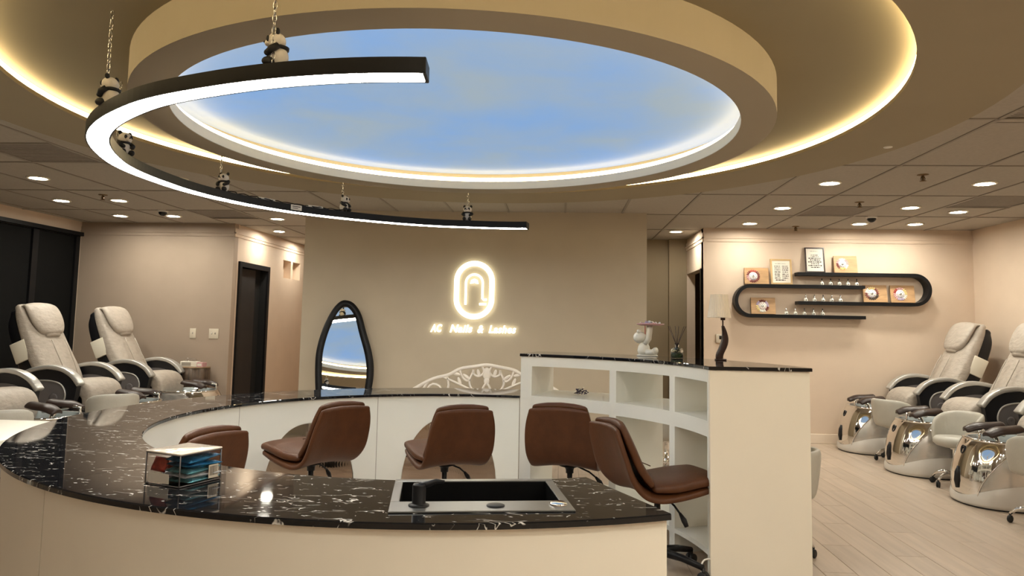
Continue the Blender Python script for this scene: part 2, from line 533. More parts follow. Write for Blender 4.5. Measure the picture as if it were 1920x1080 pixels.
# floor: base slab and laid planks
fl = struct('floor', MB().box(((XL + XR) / 2, 5.2, -0.06), (XR - XL + 0.6, 16.4, 0.1)), M['gap'])
def plank_mesh(wd, ln):
    b = MB(); e = 0.0025
    x, y = wd / 2, ln / 2
    vs = [(-x, -y, -0.01), (x, -y, -0.01), (x, y, -0.01), (-x, y, -0.01), (-x + e, -y + e, 0), (x - e, -y + e, 0), (x - e, y - e, 0), (-x + e, y - e, 0),
          (-x, -y, -e), (x, -y, -e), (x, y, -e), (-x, y, -e)]
    fs = [(0, 3, 2, 1), (4, 5, 6, 7)]
    for i in range(4):
        k = (i + 1) % 4
        fs += [(i, k, 8 + k, 8 + i), (8 + i, 8 + k, 4 + k, 4 + i)]
    return b.add(vs, fs)
PW, PL = 0.195, 1.30
pm = plank_mesh(PW - 0.001, PL - 0.001).mesh('plank', [M['plank']])
rest = MB()
nx0 = math.floor(XL / PW); nx1 = math.ceil(XR / PW)
for i in range(nx0, nx1 + 1):
    off = (i * 0.43 % 1.0) * PL
    y = YF - PL + off
    while y < 12.9:
        cx, cy = (i + 0.5) * PW, y + PL / 2
        if 1.3 < cx < 5.25 and 2.6 < cy < 9.9:
            obj('plank', pm, None, fl, (cx, cy, 0)) if False else None
            o = bpy.data.objects.new('plank', pm); C.objects.link(o); o.parent = fl; o.location = (cx, cy, 0)
        else:
            rest.box((cx, cy, -0.005), (PW - 0.003, PL - 0.003, 0.01))
        y += PL
ro = obj('plank_field', rest, M['plank'], fl)
ro['kind'] = 'stuff'

# ceiling slab, grid and lay-in tiles
ce = struct('ceiling', MB().box(((XL + XR) / 2, 5.2, 2.95), (XR - XL + 0.6, 16.4, 0.1)), M['tile'])
TX, TY, TX0, TY0 = 0.66, 1.29, 2.68, 5.80
VENTS = [(-4.25, 5.48, 'dark square return grille in ceiling beside curved ring lamp'),
         (-4.25, 8.62, 'dark square return grille in ceiling above pink beige back wall'),
         (3.01, 8.04, 'dark square return grille in ceiling between sprinkler and dome camera'),
         (4.33, 7.38, 'dark square return grille in ceiling above the second spa chair from the corner'),
         (3.01, 4.3, 'dark square return grille in ceiling by the edge of the round soffit')]
def is_vent(x0, x1, y0, y1):
    for vx, vy, _ in VENTS:
        if x0 - .05 < vx < x1 + .05 and y0 < vy < y1: return (vx, vy)
    return None
gridm = MB()
cells = []
ix0 = math.floor((XL - TX0) / TX); ix1 = math.ceil((XR - TX0) / TX)
iy0 = math.floor((YF - TY0) / TY); iy1 = math.ceil((12.4 - TY0) / TY)
tile_full = MB().rbox((0, 0, 0), (TX - 0.024, TY - 0.024, 0.016), 0.004, 1, smooth=False).mesh('ceiling_tile', [M['tile']])
tile_half = MB().rbox((0, 0, 0), (TX - 0.024, TY / 2 - 0.024, 0.016), 0.004, 1, smooth=False).mesh('ceiling_tile', [M['tile']])
ntile = 0
for i in range(ix0, ix1):
    for j in range(iy0, iy1):
        x0, y0 = TX0 + i * TX, TY0 + j * TY
        x1, y1 = x0 + TX, y0 + TY
        cx, cy = (x0 + x1) / 2, (y0 + y1) / 2
        dx = max(x0 - CEN[0], 0, CEN[0] - x1); dy = max(y0 - CEN[1], 0, CEN[1] - y1)
        dmin = math.hypot(dx, dy)
        dmax = max(math.hypot(a - CEN[0], b - CEN[1]) for a in (x0, x1) for b in (y0, y1))
        if dmax < 2.9: continue
        vv = None
        for vx, vy, _ in VENTS:
            if abs(vx - cx) < TX / 2 and y0 < vy < y1: vv = (vx, vy)
        # grid bars round this cell
        if dmin > 2.9:
            gridm.box((x0, cy, H + 0.001), (0.022, TY, 0.010)); gridm.box((cx, y0, H + 0.001), (TX, 0.022, 0.010))
            if vv:
                hy = y0 + TY * .25 if vv[1] > cy else y0 + TY * .75
                o = bpy.data.objects.new('ceiling_tile', tile_half); C.objects.link(o); o.parent = ce
                o.location = (cx, hy, H + 0.010); gridm.box((cx, cy, H + 0.001), (TX, 0.022, 0.010))
            elif dmin > 2.6:
                o = bpy.data.objects.new('ceiling_tile', tile_full); C.objects.link(o); o.parent = ce
                o.location = (cx, cy, H + 0.010)
            ntile += 1
        else:
            b = MB(); nx, ny = 6, 12
            for p in range(nx):
                for q in range(ny):
                    ax = x0 + TX * (p + .5) / nx; ay = y0 + TY * (q + .5) / ny
                    if math.hypot(ax - CEN[0], ay - CEN[1]) > 2.78:
                        b.box((ax, ay, H + 0.010), (TX / nx, TY / ny, 0.016))
            if b.v: obj('ceiling_tile', b, M['tile'], ce)
            for k in range(26):
                ty = y0 + TY * (k + .5) / 26
                if math.hypot(x0 - CEN[0], ty - CEN[1]) > 2.85: gridm.box((x0, ty, H + 0.001), (0.022, TY / 26, 0.010))
                tx = x0 + TX * (k + .5) / 26
                if math.hypot(tx - CEN[0], y0 - CEN[1]) > 2.85: gridm.box((tx, y0, H + 0.001), (TX / 26, 0.022, 0.010))
obj('ceiling_grid', gridm, M['grid'], ce)
# round soffit, recess, drum (parts of the ceiling)
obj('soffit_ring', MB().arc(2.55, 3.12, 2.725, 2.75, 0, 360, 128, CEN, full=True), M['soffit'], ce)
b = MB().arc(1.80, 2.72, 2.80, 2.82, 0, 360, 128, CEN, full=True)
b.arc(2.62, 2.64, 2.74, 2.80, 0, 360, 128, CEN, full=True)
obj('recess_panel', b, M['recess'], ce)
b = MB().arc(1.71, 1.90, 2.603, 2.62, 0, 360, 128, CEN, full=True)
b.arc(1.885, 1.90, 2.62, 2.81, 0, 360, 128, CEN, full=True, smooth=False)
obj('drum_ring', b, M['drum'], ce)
b = MB().arc(1.708, 1.722, 2.606, 2.672, 0, 360, 128, CEN, full=True)
b.arc(1.722, 1.80, 2.660, 2.668, 0, 360, 128, CEN, full=True)
obj('drum_lip', b, M['lip'], ce)

# sky film and LED strips give light: things of their own
b = MB(); n = 96
b.v = [(1.84 * math.cos(2 * PI * i / n), 1.84 * math.sin(2 * PI * i / n), 0) for i in range(n)] + [(1.84 * math.cos(2 * PI * i / n), 1.84 * math.sin(2 * PI * i / n), 0.01) for i in range(n)]
b.f = [list(range(n))[::-1], list(range(n, 2 * n))] + [[i, (i + 1) % n, n + (i + 1) % n, n + i] for i in range(n)]
b.m = [0] * (n + 2); b.s = [False] * (n + 2)
tag(obj('sky_light_panel', b, M['sky'], loc=(*CEN, 2.765)), 'round backlit ceiling film printed with a pale blue cloudy sky', 'light panel')
b = MB().arc(1.742, 1.756, 2.672, 2.712, 0, 360, 128, CEN, full=True)
tag(obj('led_strip', b, M['rim_glow']), 'warm led strip running round the rim of the blue sky panel', 'led strip')
b = MB().arc(2.556, 2.572, 2.752, 2.784, -64, 297, 128, CEN)
tag(obj('led_strip', b, M['cove_glow']), 'warm yellow led strip on the edge of the large round ceiling recess', 'led strip')

# walls
def wall(name, boxes, m=M['wall']):
    b = MB()
    for (x0, x1, y0, y1, z0, z1) in boxes:
        b.box(((x0 + x1) / 2, (y0 + y1) / 2, (z0 + z1) / 2), (x1 - x0, y1 - y0, z1 - z0))
    return struct(name, b, m)
TOP = 2.90
wall('wall_left', [(XL - .15, XL, YF, 9.9, 2.59, TOP), (XL - .15, XL, YF, 9.9, -.1, 0.72), (XL - .15, XL, 9.50, 9.9, .72, 2.59), (XL - .15, XL, YF, 1.0, .72, 2.59)])
DX = -4.487
wall('wall_back_left', [(XL, DX, YB, YB + .12, -.1, TOP)], M['wall_pink_dimmed'])
# corridor wall with door opening and niches
wall('wall_corridor', [(DX - .12, DX, YB + .12, 9.66, -.1, TOP), (DX - .12, DX, 9.66, 10.70, 2.235, TOP), (DX - .12, DX, 10.70, 11.27, -.1, TOP),
                       (DX - .12, DX, 11.27, 12.02, 2.405, TOP), (DX - .12, DX, 11.27, 12.02, -.1, 2.115), (DX - .12, DX, 11.60, 11.68, 2.115, 2.405),
                       (DX - .12, DX, 12.02, 13.0, -.1, TOP), (DX - .15, DX - .12, 11.1, 12.2, 2.0, 2.5)])
wall('wall_corridor_end', [(DX - .12, -1.9, 13.0, 13.12, -.1, TOP)])
wall('wall_corridor_side', [(-3.05, -2.93, 8.42, 13.0, -.1, TOP)])
wall('wall_logo', [(-3.055, 0.985, 8.30, 8.42, -.1, TOP)], M['wall_logo'])
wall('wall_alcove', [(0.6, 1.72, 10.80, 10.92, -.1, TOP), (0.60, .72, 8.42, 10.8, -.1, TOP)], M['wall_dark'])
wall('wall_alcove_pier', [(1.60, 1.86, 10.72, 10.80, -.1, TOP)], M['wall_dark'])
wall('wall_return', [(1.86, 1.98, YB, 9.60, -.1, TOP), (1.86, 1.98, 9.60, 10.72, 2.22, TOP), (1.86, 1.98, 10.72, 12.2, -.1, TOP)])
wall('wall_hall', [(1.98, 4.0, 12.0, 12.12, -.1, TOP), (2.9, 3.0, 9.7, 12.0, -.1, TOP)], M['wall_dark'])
wall('wall_back_right', [(1.86, XR + .12, YB - .02, YB + .12, -.1, TOP)])
wall('wall_right', [(XR, XR + .12, YF, YB, -.1, TOP)])
wall('wall_front', [(XL, XR, YF - .12, YF, -.1, TOP)])
# baseboards and upper trim
struct('baseboard_back_right', MB().rbox(((1.86 + XR) / 2, YB - .03, .06), (XR - 1.86, .018, .12), .004, 1, smooth=False), M['trim'])
struct('baseboard_right', MB().rbox((XR - .009, 5.0, .06), (.018, 9.0, .12), .004, 1, smooth=False), M['trim'])
struct('baseboard_back_left', MB().rbox((-5.57, YB - .009, .06), (2.2, .018, .12), .004, 1, smooth=False), M['trim'])
def crown(name, x0, y0, x1, y1, nx, ny, z=2.615):
    L = math.hypot(x1 - x0, y1 - y0); a = math.atan2(y1 - y0, x1 - x0)
    b = MB().box(((x0 + x1) / 2 + nx * .006, (y0 + y1) / 2 + ny * .006, z + .005), (L, .012, H - z - .01), a)
    b.box(((x0 + x1) / 2 + nx * .012, (y0 + y1) / 2 + ny * .012, z), (L, .024, .022), a)
    return struct(name, b, M['wall'])
crown('trim_1', 1.86, YB - .02, XR, YB - .02, 0, -1)
crown('trim_2', XL, YB, DX, YB, 0, -1).data.materials[0] = M['wall_pink_dimmed']
crown('trim_3', DX, YB, DX, 13.0, 1, 0)
crown('trim_4', 1.86, YB - .02, 1.86, 10.72, -1, 0)

# window wall: dark blinds in a black frame
wf = MB()
ys = [1.0, 3.0, 4.9, 6.8, 8.66, 9.47]
for y in ys: wf.box((XL - .05, y, 1.655), (.08, .10, 1.87))
wf.box((XL - .05, 5.23, 2.56), (.08, 8.5, .06)); wf.box((XL - .05, 5.23, .75), (.08, 8.5, .06))
wf.box((XL + .02, 5.26, 2.565), (.05, 8.46, .05))
wo = struct('window_1', wf, M['black'])
for k in range(5):
    y0, y1 = ys[k] + .05, ys[k + 1] - .05
    obj('blind', MB().rbox((XL - .045, (y0 + y1) / 2, 1.655), (.012, y1 - y0, 1.81), .003, 1, smooth=False), M['shade_dark'], wo)
struct('trim_5', MB().rbox((XL + .03, 5.23, .735), (.12, 8.6, .03), .006, 2), M['wood_edge'])

# left door
d1 = struct('door_1', MB().box((DX + .004, 9.695, 1.118), (.05, .07, 2.235)).box((DX + .004, 10.665, 1.118), (.05, .07, 2.235)).box((DX + .004, 10.18, 2.20), (.05, .90, .07)), M['black'])
obj('door_panel', MB().rbox((DX - .06, 10.03, 1.08), (.045, .60, 2.15), .004, 1, smooth=False), M['door'], d1)
obj('dark_doorway_fill', MB().box((DX - .105, 10.18, 1.10), (.02, .96, 2.20)).box((DX - .05, 10.63, 1.10), (.10, .012, 2.2)), M['void'], d1)  # black sheets standing in for the darkness inside the doorway
# right doorway, black door standing inside
d2 = struct('door_2', MB().box((1.90, 9.645, 1.11), (.10, .09, 2.22)), M['black'])
obj('door_panel', MB().rbox((2.30, 9.95, 1.09), (.7, .045, 2.16), .004, 1, smooth=False), M['door'], d2)

# ------------------------------------------------------------ ceiling fittings
def make_downlight():
    t = thing('downlight', '', 'downlight', (0, 0, 0), 0, 'recessed ceiling downlights')
    obj('trim_ring', MB().lathe([(.072, 0), (.10, 0), (.102, -.004), (.096, -.010), (.074, -.010), (.072, 0)], 28, cap=False), M['lip'], t)
    obj('lens', MB().lathe([(.0001, -.0055), (.073, -.0055), (.073, -.0025), (.0001, -.0025)], 28, cap=False), M['down_glow'], t)
    return t
DL = [(-5.03, 6.47, 'round downlight in the ceiling nearest the curved lamp on the window side'),
      (-5.71, 7.73, 'round downlight over the middle window side chair, closer to the window'),
      (-5.0, 7.69, 'round downlight beside the ceiling sprinkler on the window side'),
      (-5.73, 8.86, 'round downlight over the back wall corner next to the window'),
      (-5.0, 8.84, 'round downlight just beside the dome camera near the window'),
      (-3.65, 6.48, 'round downlight seen right above the black curve of the ring lamp'),
      (-3.69, 9.0, 'round downlight hanging over the mouth of the corridor'),
      (-4.17, 10.26, 'round downlight grazing the corridor wall above the black door'),
      (-4.17, 11.6, 'round downlight deepest in the corridor above the two niches'),
      (2.39, 6.5, 'round downlight closest to the soffit above the white cabinet'),
      (3.71, 6.48, 'round downlight nearest the viewer over the chrome tubs'),
      (2.38, 7.84, 'round downlight between soffit and the grille near the wall shelf'),
      (3.68, 7.76, 'round downlight between the two ceiling grilles on the shelf side'),
      (4.3, 8.01, 'round downlight next to the grille above the spa chairs'),
      (2.34, 9.02, 'round downlight close over the left end of the wall shelf'),
      (3.64, 8.96, 'round downlight touching the dome camera above the wall shelf'),
      (4.29, 8.94, 'round downlight over the right end of the wall shelf near the corner'),
      (1.56, 9.84, 'round downlight in the alcove ceiling by the dark doorway'),
      (2.75, 3.3, 'added downlight in the ceiling over the cabinet end, out of view'),  # unseen downlights from here on, added to brighten the fronts facing the viewer
      (4.2, 3.9, 'added downlight over the aisle of spa chairs, out of view'),
      (-5.03, 2.6, 'added downlight by the window, out of view'),
      (1.3, 1.9, 'added fill downlight in the soffit above the cabinet end, out of view'),
      (3.5, 0.6, 'added fill downlight behind the viewer between the aisle and the shelf side wall'),
      (2.2, 0.5, 'added fill downlight behind the viewer in front of the cabinet end'),
      (-0.5, 0.6, 'added fill downlight at the near edge of the soffit, just behind the viewer'),
      (0.5, 0.8, 'added fill downlight near the soffit above the viewer'),
      (1.7, 1.3, 'added fill downlight near the soffit toward the shelf side above the viewer'),
      (2.9, 1.6, 'added fill downlight in the ceiling behind the viewer on the shelf side'),
      (4.2, 1.5, 'added fill downlight behind the viewer over the aisle'),
      (1.4, -0.2, 'added fill downlight over the entrance on the shelf side, behind the viewer'),
      (2.8, -0.2, 'added fill downlight over the entrance nearest the spa chair aisle, behind the viewer'),
      (4.2, -0.6, 'added fill downlight in the far corner behind the viewer on the shelf side'),
      (-1.5, -1.4, 'added fill downlight in the entrance ceiling far behind the viewer'),
      (0.6, -1.4, 'added fill downlight over the entrance door far behind the viewer')]
dl0 = make_downlight()
for i, (x, y, lb) in enumerate(DL):
    if i == 0:
        dl0.location = (x, y, H + .002); dl0['label'] = lb
    else:
        dup(dl0, (x, y, H + .002), 0, lb)
for vx, vy, lb in VENTS:
    t = thing('air_vent', lb, 'vent', (vx, vy, H), 0, 'ceiling return grilles')
    b = MB()
    for s in (-1, 1):
        b.box((s * .315, 0, .003), (.02, .60, .012)); b.box((0, s * .295, .003), (.61, .02, .012))
    obj('frame', b, M['vent'], t)
    b = MB().box((0, 0, .018), (.61, .57, .004))
    for k in range(18): b.box((0, -.27 + k * .0318, .007), (.61, .016, .006))
    obj('grille', b, M['vent'], t)
def sprinkler(x, y, lb):
    t = thing('sprinkler', lb, 'sprinkler', (x, y, H), 0, 'ceiling sprinklers')
    obj('escutcheon', MB().lathe([(.045, .004), (.045, -.003), (.02, -.008), (.0001, -.008)], 18, cap=False), M['brass'], t)
    b = MB().lathe([(.010, -.006), (.010, -.03), (.006, -.05)], 10)
    obj('stem', b, M['brass'], t)
    b = MB().lathe([(.0001, -.05), (.026, -.052), (.026, -.055), (.0001, -.056)], 14, cap=False)
    for s in (-1, 1): b.tube([(s * .012, 0, -.015), (s * .018, 0, -.035), (s * .006, 0, -.052)], .003, 6)
    obj('deflector', b, M['brass'], t)
sprinkler(-4.97, 7.36, 'small brown ceiling sprinkler on the window side')
sprinkler(3.02, 6.14, 'small brown ceiling sprinkler closest to the viewer near the soffit')
sprinkler(3.04, 7.47, 'small brown ceiling sprinkler at the edge of a dark grille')
sprinkler(2.97, 9.25, 'small brown ceiling sprinkler above the framed price list')
def dome(x, y, lb):
    t = thing('dome_camera', lb, 'camera', (x, y, H), 0, 'dome security cameras')
    obj('base', MB().lathe([(.062, .002), (.062, -.012), (.055, -.022), (.0001, -.022)], 24, cap=False), M['pearl'], t)
    obj('dome', MB().lathe([(.050, -.02), (.047, -.038), (.034, -.056), (.016, -.066), (.0001, -.068)], 24, cap=False), M['sinkblack'], t)
dome(-4.89, 8.40, 'black dome security camera on the ceiling of the window side')
dome(3.55, 8.40, 'black dome security camera on the ceiling above the wall shelf')
b = MB().lathe([(.03, 0), (.03, -.004), (.012, -.008), (.0001, -.008)], 16, cap=False)
tag(obj('ceiling_cap', b, M['porcelain'], loc=(2.30, 5.15, 2.725)), 'tiny white round cover on the soffit away from the ring lamp', 'cover')

# ------------------------------------------------------------ ring lamp
LK = [(80, 1.99), (100, 1.93), (125, 1.885), (154, 1.905), (178, 1.915), (199, 1.95), (215, 1.962), (235, 1.945), (250, 1.925), (274, 1.935)]
def lamp_r(a):
    for (a0, r0), (a1, r1) in zip(LK, LK[1:]):
        if a0 <= a <= a1: 
            t = (a - a0) / (a1 - a0); t = t * t * (3 - 2 * t)
            return r0 + (r1 - r0) * t
    return LK[0][1] if a < LK[0][0] else LK[-1][1]
LZ = 2.30
lamp = thing('ring_lamp', 'large black half ring pendant lamp glowing white underneath', 'pendant lamp', (*CEN, LZ))
def lamp_sweep(sec, a0, a1, n):
    """sec: list of (dr, z) closed; swept along the lamp curve"""
    rings = []
    for i in range(n + 1):
        a = a0 + (a1 - a0) * i / n
        r = lamp_r(a); c_, s_ = math.cos(R(a)), math.sin(R(a))
        rings.append([((r + d) * c_, (r + d) * s_, z) for d, z in sec])
    return MB().loft(rings, smooth=False)
A0, A1 = 80.8, 274.1
obj('housing', lamp_sweep([(-.003, 0), (-.003, .058), (.107, .058), (.107, 0), (.100, 0), (.100, .008), (.004, .008), (.004, 0)], A0, A1, 140), M['black'], lamp)
obj('diffuser', lamp_sweep([(.004, .001), (.004, .007), (.100, .007), (.100, .001)], A0 + .15, A1 - .15, 140), M['ring_glow'], lamp)
for a in (A0 - .12, A1 + .12):
    r = lamp_r(a)
    obj('end_cap', MB().rbox((0, 0, .029), (.112, .014, .060), .003, 1, smooth=False), M['black'], lamp,
        ((r + .052) * math.cos(R(a)), (r + .052) * math.sin(R(a)), 0), (0, 0, R(a)))
# driver boxes and label lying on the curve
for a, ln, m in ((150, .16, 'lip'), (142.8, .10, 'paper'), (137, .14, 'lip')):
    r = lamp_r(a)
    if m == 'paper':
        o = obj('type_label', MB().rbox((0, 0, 0), (.003, ln, .042), .001, 1, smooth=False).box((-.002, .0, .008), (.001, .075, .006), mi=1).box((-.002, .01, -.006), (.001, .05, .005), mi=1), [M['paper'], M['ink']], lamp,
                ((r - .005) * math.cos(R(a)), (r - .005) * math.sin(R(a)), .034), (0, 0, R(a)))
    else:
        obj('driver', MB().rbox((0, 0, 0), (.035, ln, .022), .003, 1, smooth=False), M[m], lamp,
            ((r + .05) * math.cos(R(a)), (r + .05) * math.sin(R(a)), .069), (0, 0, R(a)))
w_ = []
for k in range(40):
    a = 128 + 34 * k / 39; r = lamp_r(a) + .03 + .012 * math.sin(k * 1.7)
    w_.append((r * math.cos(R(a)), r * math.sin(R(a)), .063 + .010 * abs(math.sin(k * .9))))
obj('wire', MB().tube(w_, .004, 6), M['black'], lamp)
# chains
link = []
for i in range(14):
    a = 2 * PI * i / 14
    link.append((.0075 * math.cos(a), 0, .0155 * math.sin(a)))
def chain_mesh(h):
    b = MB(); n = max(3, int(h / .0235))
    for i in range(n):
        z = h * (i + .5) / n
        b.tube([((p[0], 0, p[2] + z) if i % 2 else (0, p[0], p[2] + z)) for p in link], .0022, 5, closed=True)
    return b.mesh('chain', [M['steel']])
ch_mesh = chain_mesh(.442)
PA = [-133.6 + 360, -102.5 + 360, -164.8 + 360, 162.0, 129.3, 96.2]
for a in PA:
    r = lamp_r(a) + .052
    for q in (-.006, .0):
        if q == 0.0: continue
    o = obj('chain', ch_mesh, None, lamp, (r * math.cos(R(a)) , r * math.sin(R(a)), .075)) if False else bpy.data.objects.new('chain', ch_mesh)
    C.objects.link(o); o.parent = lamp
    o.location = ((r + .03) * math.cos(R(a)), (r + .03) * math.sin(R(a)), .057)

# pandas sitting on the lamp
def make_panda():
    t = thing('panda_figurine', '', 'figurine', (0, 0, 0), 0, 'panda toys on the ring lamp')
    obj('body', MB().ell((0, 0, .042), (.036, .036, .044), 20, 12), M['panda_w'], t)
    obj('head', MB().ell((.010, 0, .104), (.034, .038, .034), 20, 12).ell((.040, 0, .096), (.014, .018, .013), 12, 8), M['panda_w'], t)
    for s in (-1, 1):
        obj('ear', MB().ell((.004, s * .030, .134), (.008, .013, .013), 12, 8), M['panda_b'], t)
        obj('eye_patch', MB().ell((.040, s * .017, .108), (.006, .009, .012), 12, 8), M['panda_b'], t)
        obj('leg', MB().ell((.034, s * .026, .018), (.024, .016, .018), 12, 8), M['panda_b'], t)
        obj('arm', MB().tube([(.0, s * .036, .078), (.020, s * .043, .062), (.036, s * .030, .052)], [.013, .014, .012], 10).ell((.038, s * .028, .05), (.013, .013, .012), 10, 6), M['panda_b'], t)
    obj('nose', MB().ell((.054, 0, .100), (.004, .006, .004), 10, 6), M['panda_b'], t)
    obj('collar', MB().lathe([(.026, .070), (.036, .072), (.037, .082), (.028, .086)], 20, cap=False), M['panda_b'], t)
    obj('tail', MB().ell((-.040, 0, .02), (.009, .009, .009), 8, 6), M['panda_b'], t)
    return t
PANDAS = [(0, 175, 'panda figurine leaning outward on the lamp bend nearest the window'),
          (1, 195, 'largest looking panda figurine, sitting on the near arm of the ring lamp'),
          (2, -25, 'panda figurine half hidden behind the glowing lamp bend'),
          (3, -100, 'panda figurine with its back turned on the far lamp arm beside the driver'),
          (4, -20, 'panda figurine holding the chain, seen from the side on the far lamp arm'),
          (5, -92, 'panda figurine facing out near the far end of the ring lamp')]
p0 = make_panda()
for i, az, lb in PANDAS:
    a = PA[i]; r = lamp_r(a) + (.062 if i == 0 else .045)
    loc = (CEN[0] + r * math.cos(R(a)), CEN[1] + r * math.sin(R(a)), LZ + .0575)
    if i == 0: p0.location = loc; p0.rotation_euler = (0, 0, R(az)); p0['label'] = lb
    else: dup(p0, loc, R(az), lb)

# ------------------------------------------------------------ curved counter
RI, RO, ZC = 1.750, 2.297, 0.795
UNITS = [(79.9, 119.9, 99.5, 'white curved counter base unit with bronze arch, next to the tall cabinet'),
         (119.9, 160.2, 139.0, 'white curved counter base unit with bronze arch, behind the chair below the oval mirror'),
         (160.2, 201.3, 176.5, 'white curved counter base unit at the window side bend of the counter'),
         (201.3, 238.4, None, 'cream fronted curved counter base unit left of the sink unit in front'),
         (238.4, 295.8, None, 'wide cream fronted curved counter base unit that carries the sink')]
def strip(rad, th, a0, a1, zb, n=40, rev=False):
    """curved board of thickness th; zb(a) gives the lower edge"""
    b = MB(); vs = []; fs = []
    for i in range(n + 1):
        a = a0 + (a1 - a0) * i / n
        z = zb(a)
        c_, s_ = math.cos(R(a)), math.sin(R(a))
        for r in (rad, rad + th):
            vs += [(CEN[0] + r * c_, CEN[1] + r * s_, z), (CEN[0] + r * c_, CEN[1] + r * s_, ZC)]
    for i in range(n):
        p, q = 4 * i, 4 * (i + 1)
        fs += [(p, q, q + 1, p + 1), (p + 2, p + 3, q + 3, q + 2), (p, p + 2, q + 2, q), (p + 1, q + 1, q + 3, p + 3)]
    fs += [(0, 1, 3, 2), (4 * n, 4 * n + 2, 4 * n + 3, 4 * n + 1)]
    return b.add(vs, fs)
def arch_z(a, ac):
    if ac is None: return 0.0
    u = abs(a - ac) / 13.6
    if u >= 1: return 0.0
    return 0.615 * (1 - u ** 2.3) ** (1 / 2.1)
for a0, a1, ac, lb in UNITS:
    am = (a0 + a1) / 2
    t = thing('counter_base', lb, 'counter', (0, 0, 0), 0, 'base units of the ring shaped counter')
    g = 0.07
    obj('outer_panel', strip(RO - .018, .018, a0 + g, a1 - g, lambda a: 0.0, 40), M['cream'], t)
    obj('inner_panel', strip(RI if a1 < 290 else 1.731, .012 if a1 > 290 else .018, a0 + g, a1 - g, lambda a: arch_z(a, ac), 220 if ac else 40), M['white'], t)
    for a in (a0, a1):
        s = 1 if a == a0 else -1
        aa = a + s * .45
        rm = (RI + RO) / 2
        ends = (a == a1 and a1 > 290)
        if ends: aa = a1 - .22
        obj('side_board', MB().box((*pol(rm, aa), ZC / 2), (RO - RI - (.0 if ends else .037), .018, ZC - .002), R(aa)), M['white'] if not ends else M['cream'], t)
    if ac:
        obj('arch_mirror', MB().arc(RI + .020, RI + .026, 0.0, .64, ac - 14.3, ac + 14.3, 40, CEN, smooth=False), M['bronze'], t)
        rim = []
        for i in range(61):
            a = ac - 13.6 + 27.2 * i / 60
            rim.append((a, arch_z(a, ac)))
        rb = MB().tube([pol(RI + .010, a, max(z, .004)) for a, z in rim], .0075, 8)
        obj('arch_edge', rb, M['white'], t)
    obj('panel_joint', MB().arc(RI + .001, RI + .005, 0, ZC, a0 - g, a0 + g, 1, CEN), M['gap'], t)
    obj('panel_joint', MB().arc(RO - .006, RO - .002, 0, ZC, a0 - g, a0 + g, 1, CEN), M['gap'], t)

wt = thing('marble_worktop', 'black marble worktop with white veins forming a ring round the brown chairs', 'worktop', (0, 0, 0))
def slab(a0, a1, n, cut=None):
    e = .004
    prof = [(1.728, .796), (1.728, .812), (1.732, .816), (2.313, .816), (2.317, .812), (2.317, .796)]
    rings = []
    for i in range(n + 1):
        a = R(a0 + (a1 - a0) * i / n)
        rings.append([(CEN[0] + r * math.cos(a), CEN[1] + r * math.sin(a), z) for r, z in prof])
    return MB().loft(rings, smooth=False)
obj('slab', slab(79.75, 200.5, 90), M['marble'], wt)
obj('slab', slab(200.58, 238.2, 40), M['marble'], wt)
# the last slab is cut out round the sink
SNK = (-0.2785, 2.5585); SA = R(10.2)
def sink_world(x, y): 
    return (SNK[0] + x * math.cos(SA) - y * math.sin(SA), SNK[1] + x * math.sin(SA) + y * math.cos(SA))
def near_slab():
    bm = bmesh.new()
    mb = slab(238.28, 295.9, 60)
    vs = [bm.verts.new(v) for v in mb.v]
    for f in mb.f: bm.faces.new([vs[i] for i in f])
    hole = [(-.290, -.125), (.290, -.125), (.290, .215), (-.290, .215)]
    hw = [sink_world(*h) for h in hole]
    for i in range(4):
        p, q = Vector((*hw[i], 0)), Vector((*hw[(i + 1) % 4], 0))
        d = (q - p).normalized(); nrm = Vector((d.y, -d.x, 0))
        bmesh.ops.bisect_plane(bm, geom=bm.verts[:] + bm.edges[:] + bm.faces[:], plane_co=p, plane_no=nrm, dist=1e-5)
    def inside(c):
        x, y = c.x - SNK[0], c.y - SNK[1]
        lx = x * math.cos(SA) + y * math.sin(SA); ly = -x * math.sin(SA) + y * math.cos(SA)
        return -.2899 < lx < .2899 and -.1249 < ly < .2149
    kill = [f for f in bm.faces if inside(f.calc_center_median()) and abs(f.normal.z) > .9]
    bmesh.ops.delete(bm, geom=kill, context='FACES')
    me = bpy.data.meshes.new('slab'); bm.to_mesh(me); bm.free()
    me.materials.append(M['marble'])
    return me
obj('slab', near_slab(), None, wt)

# sink
sk = thing('sink', 'black drop-in sink with flat grey rim set in the marble worktop', 'sink', (*SNK, .816), SA)
b = MB()
W2, D2 = .2995, .2375
bx0, bx1, by0, by1 = -.270, .270, -.108, .202
for (x0, x1, y0, y1) in ((-W2, W2, -D2, by0), (-W2, W2, by1, D2), (-W2, bx0, by0, by1), (bx1, W2, by0, by1)):
    b.rbox(((x0 + x1) / 2, (y0 + y1) / 2, .003), (x1 - x0 + .0005, y1 - y0 + .0005, .006), .002, 1, smooth=False)
obj('rim', b, M['sinkrim'], sk)
b = MB()
zb = -.20
b.box(((bx0 + bx1) / 2, (by0 + by1) / 2, zb), (bx1 - bx0, by1 - by0, .006))
for (x0, x1, y0, y1) in ((bx0 - .004, bx0, by0, by1), (bx1, bx1 + .004, by0, by1), (bx0, bx1, by0 - .004, by0), (bx0, bx1, by1, by1 + .004)):
    b.box(((x0 + x1) / 2, (y0 + y1) / 2, (zb + .004) / 2), (x1 - x0, y1 - y0, -zb + .004))
b.lathe([(.045, zb + .004), (.045, zb + .007), (.03, zb + .006), (.0001, zb + .005)], 20, c=(0, .05, 0), cap=False)
obj('basin', b, M['sinkblack'], sk)
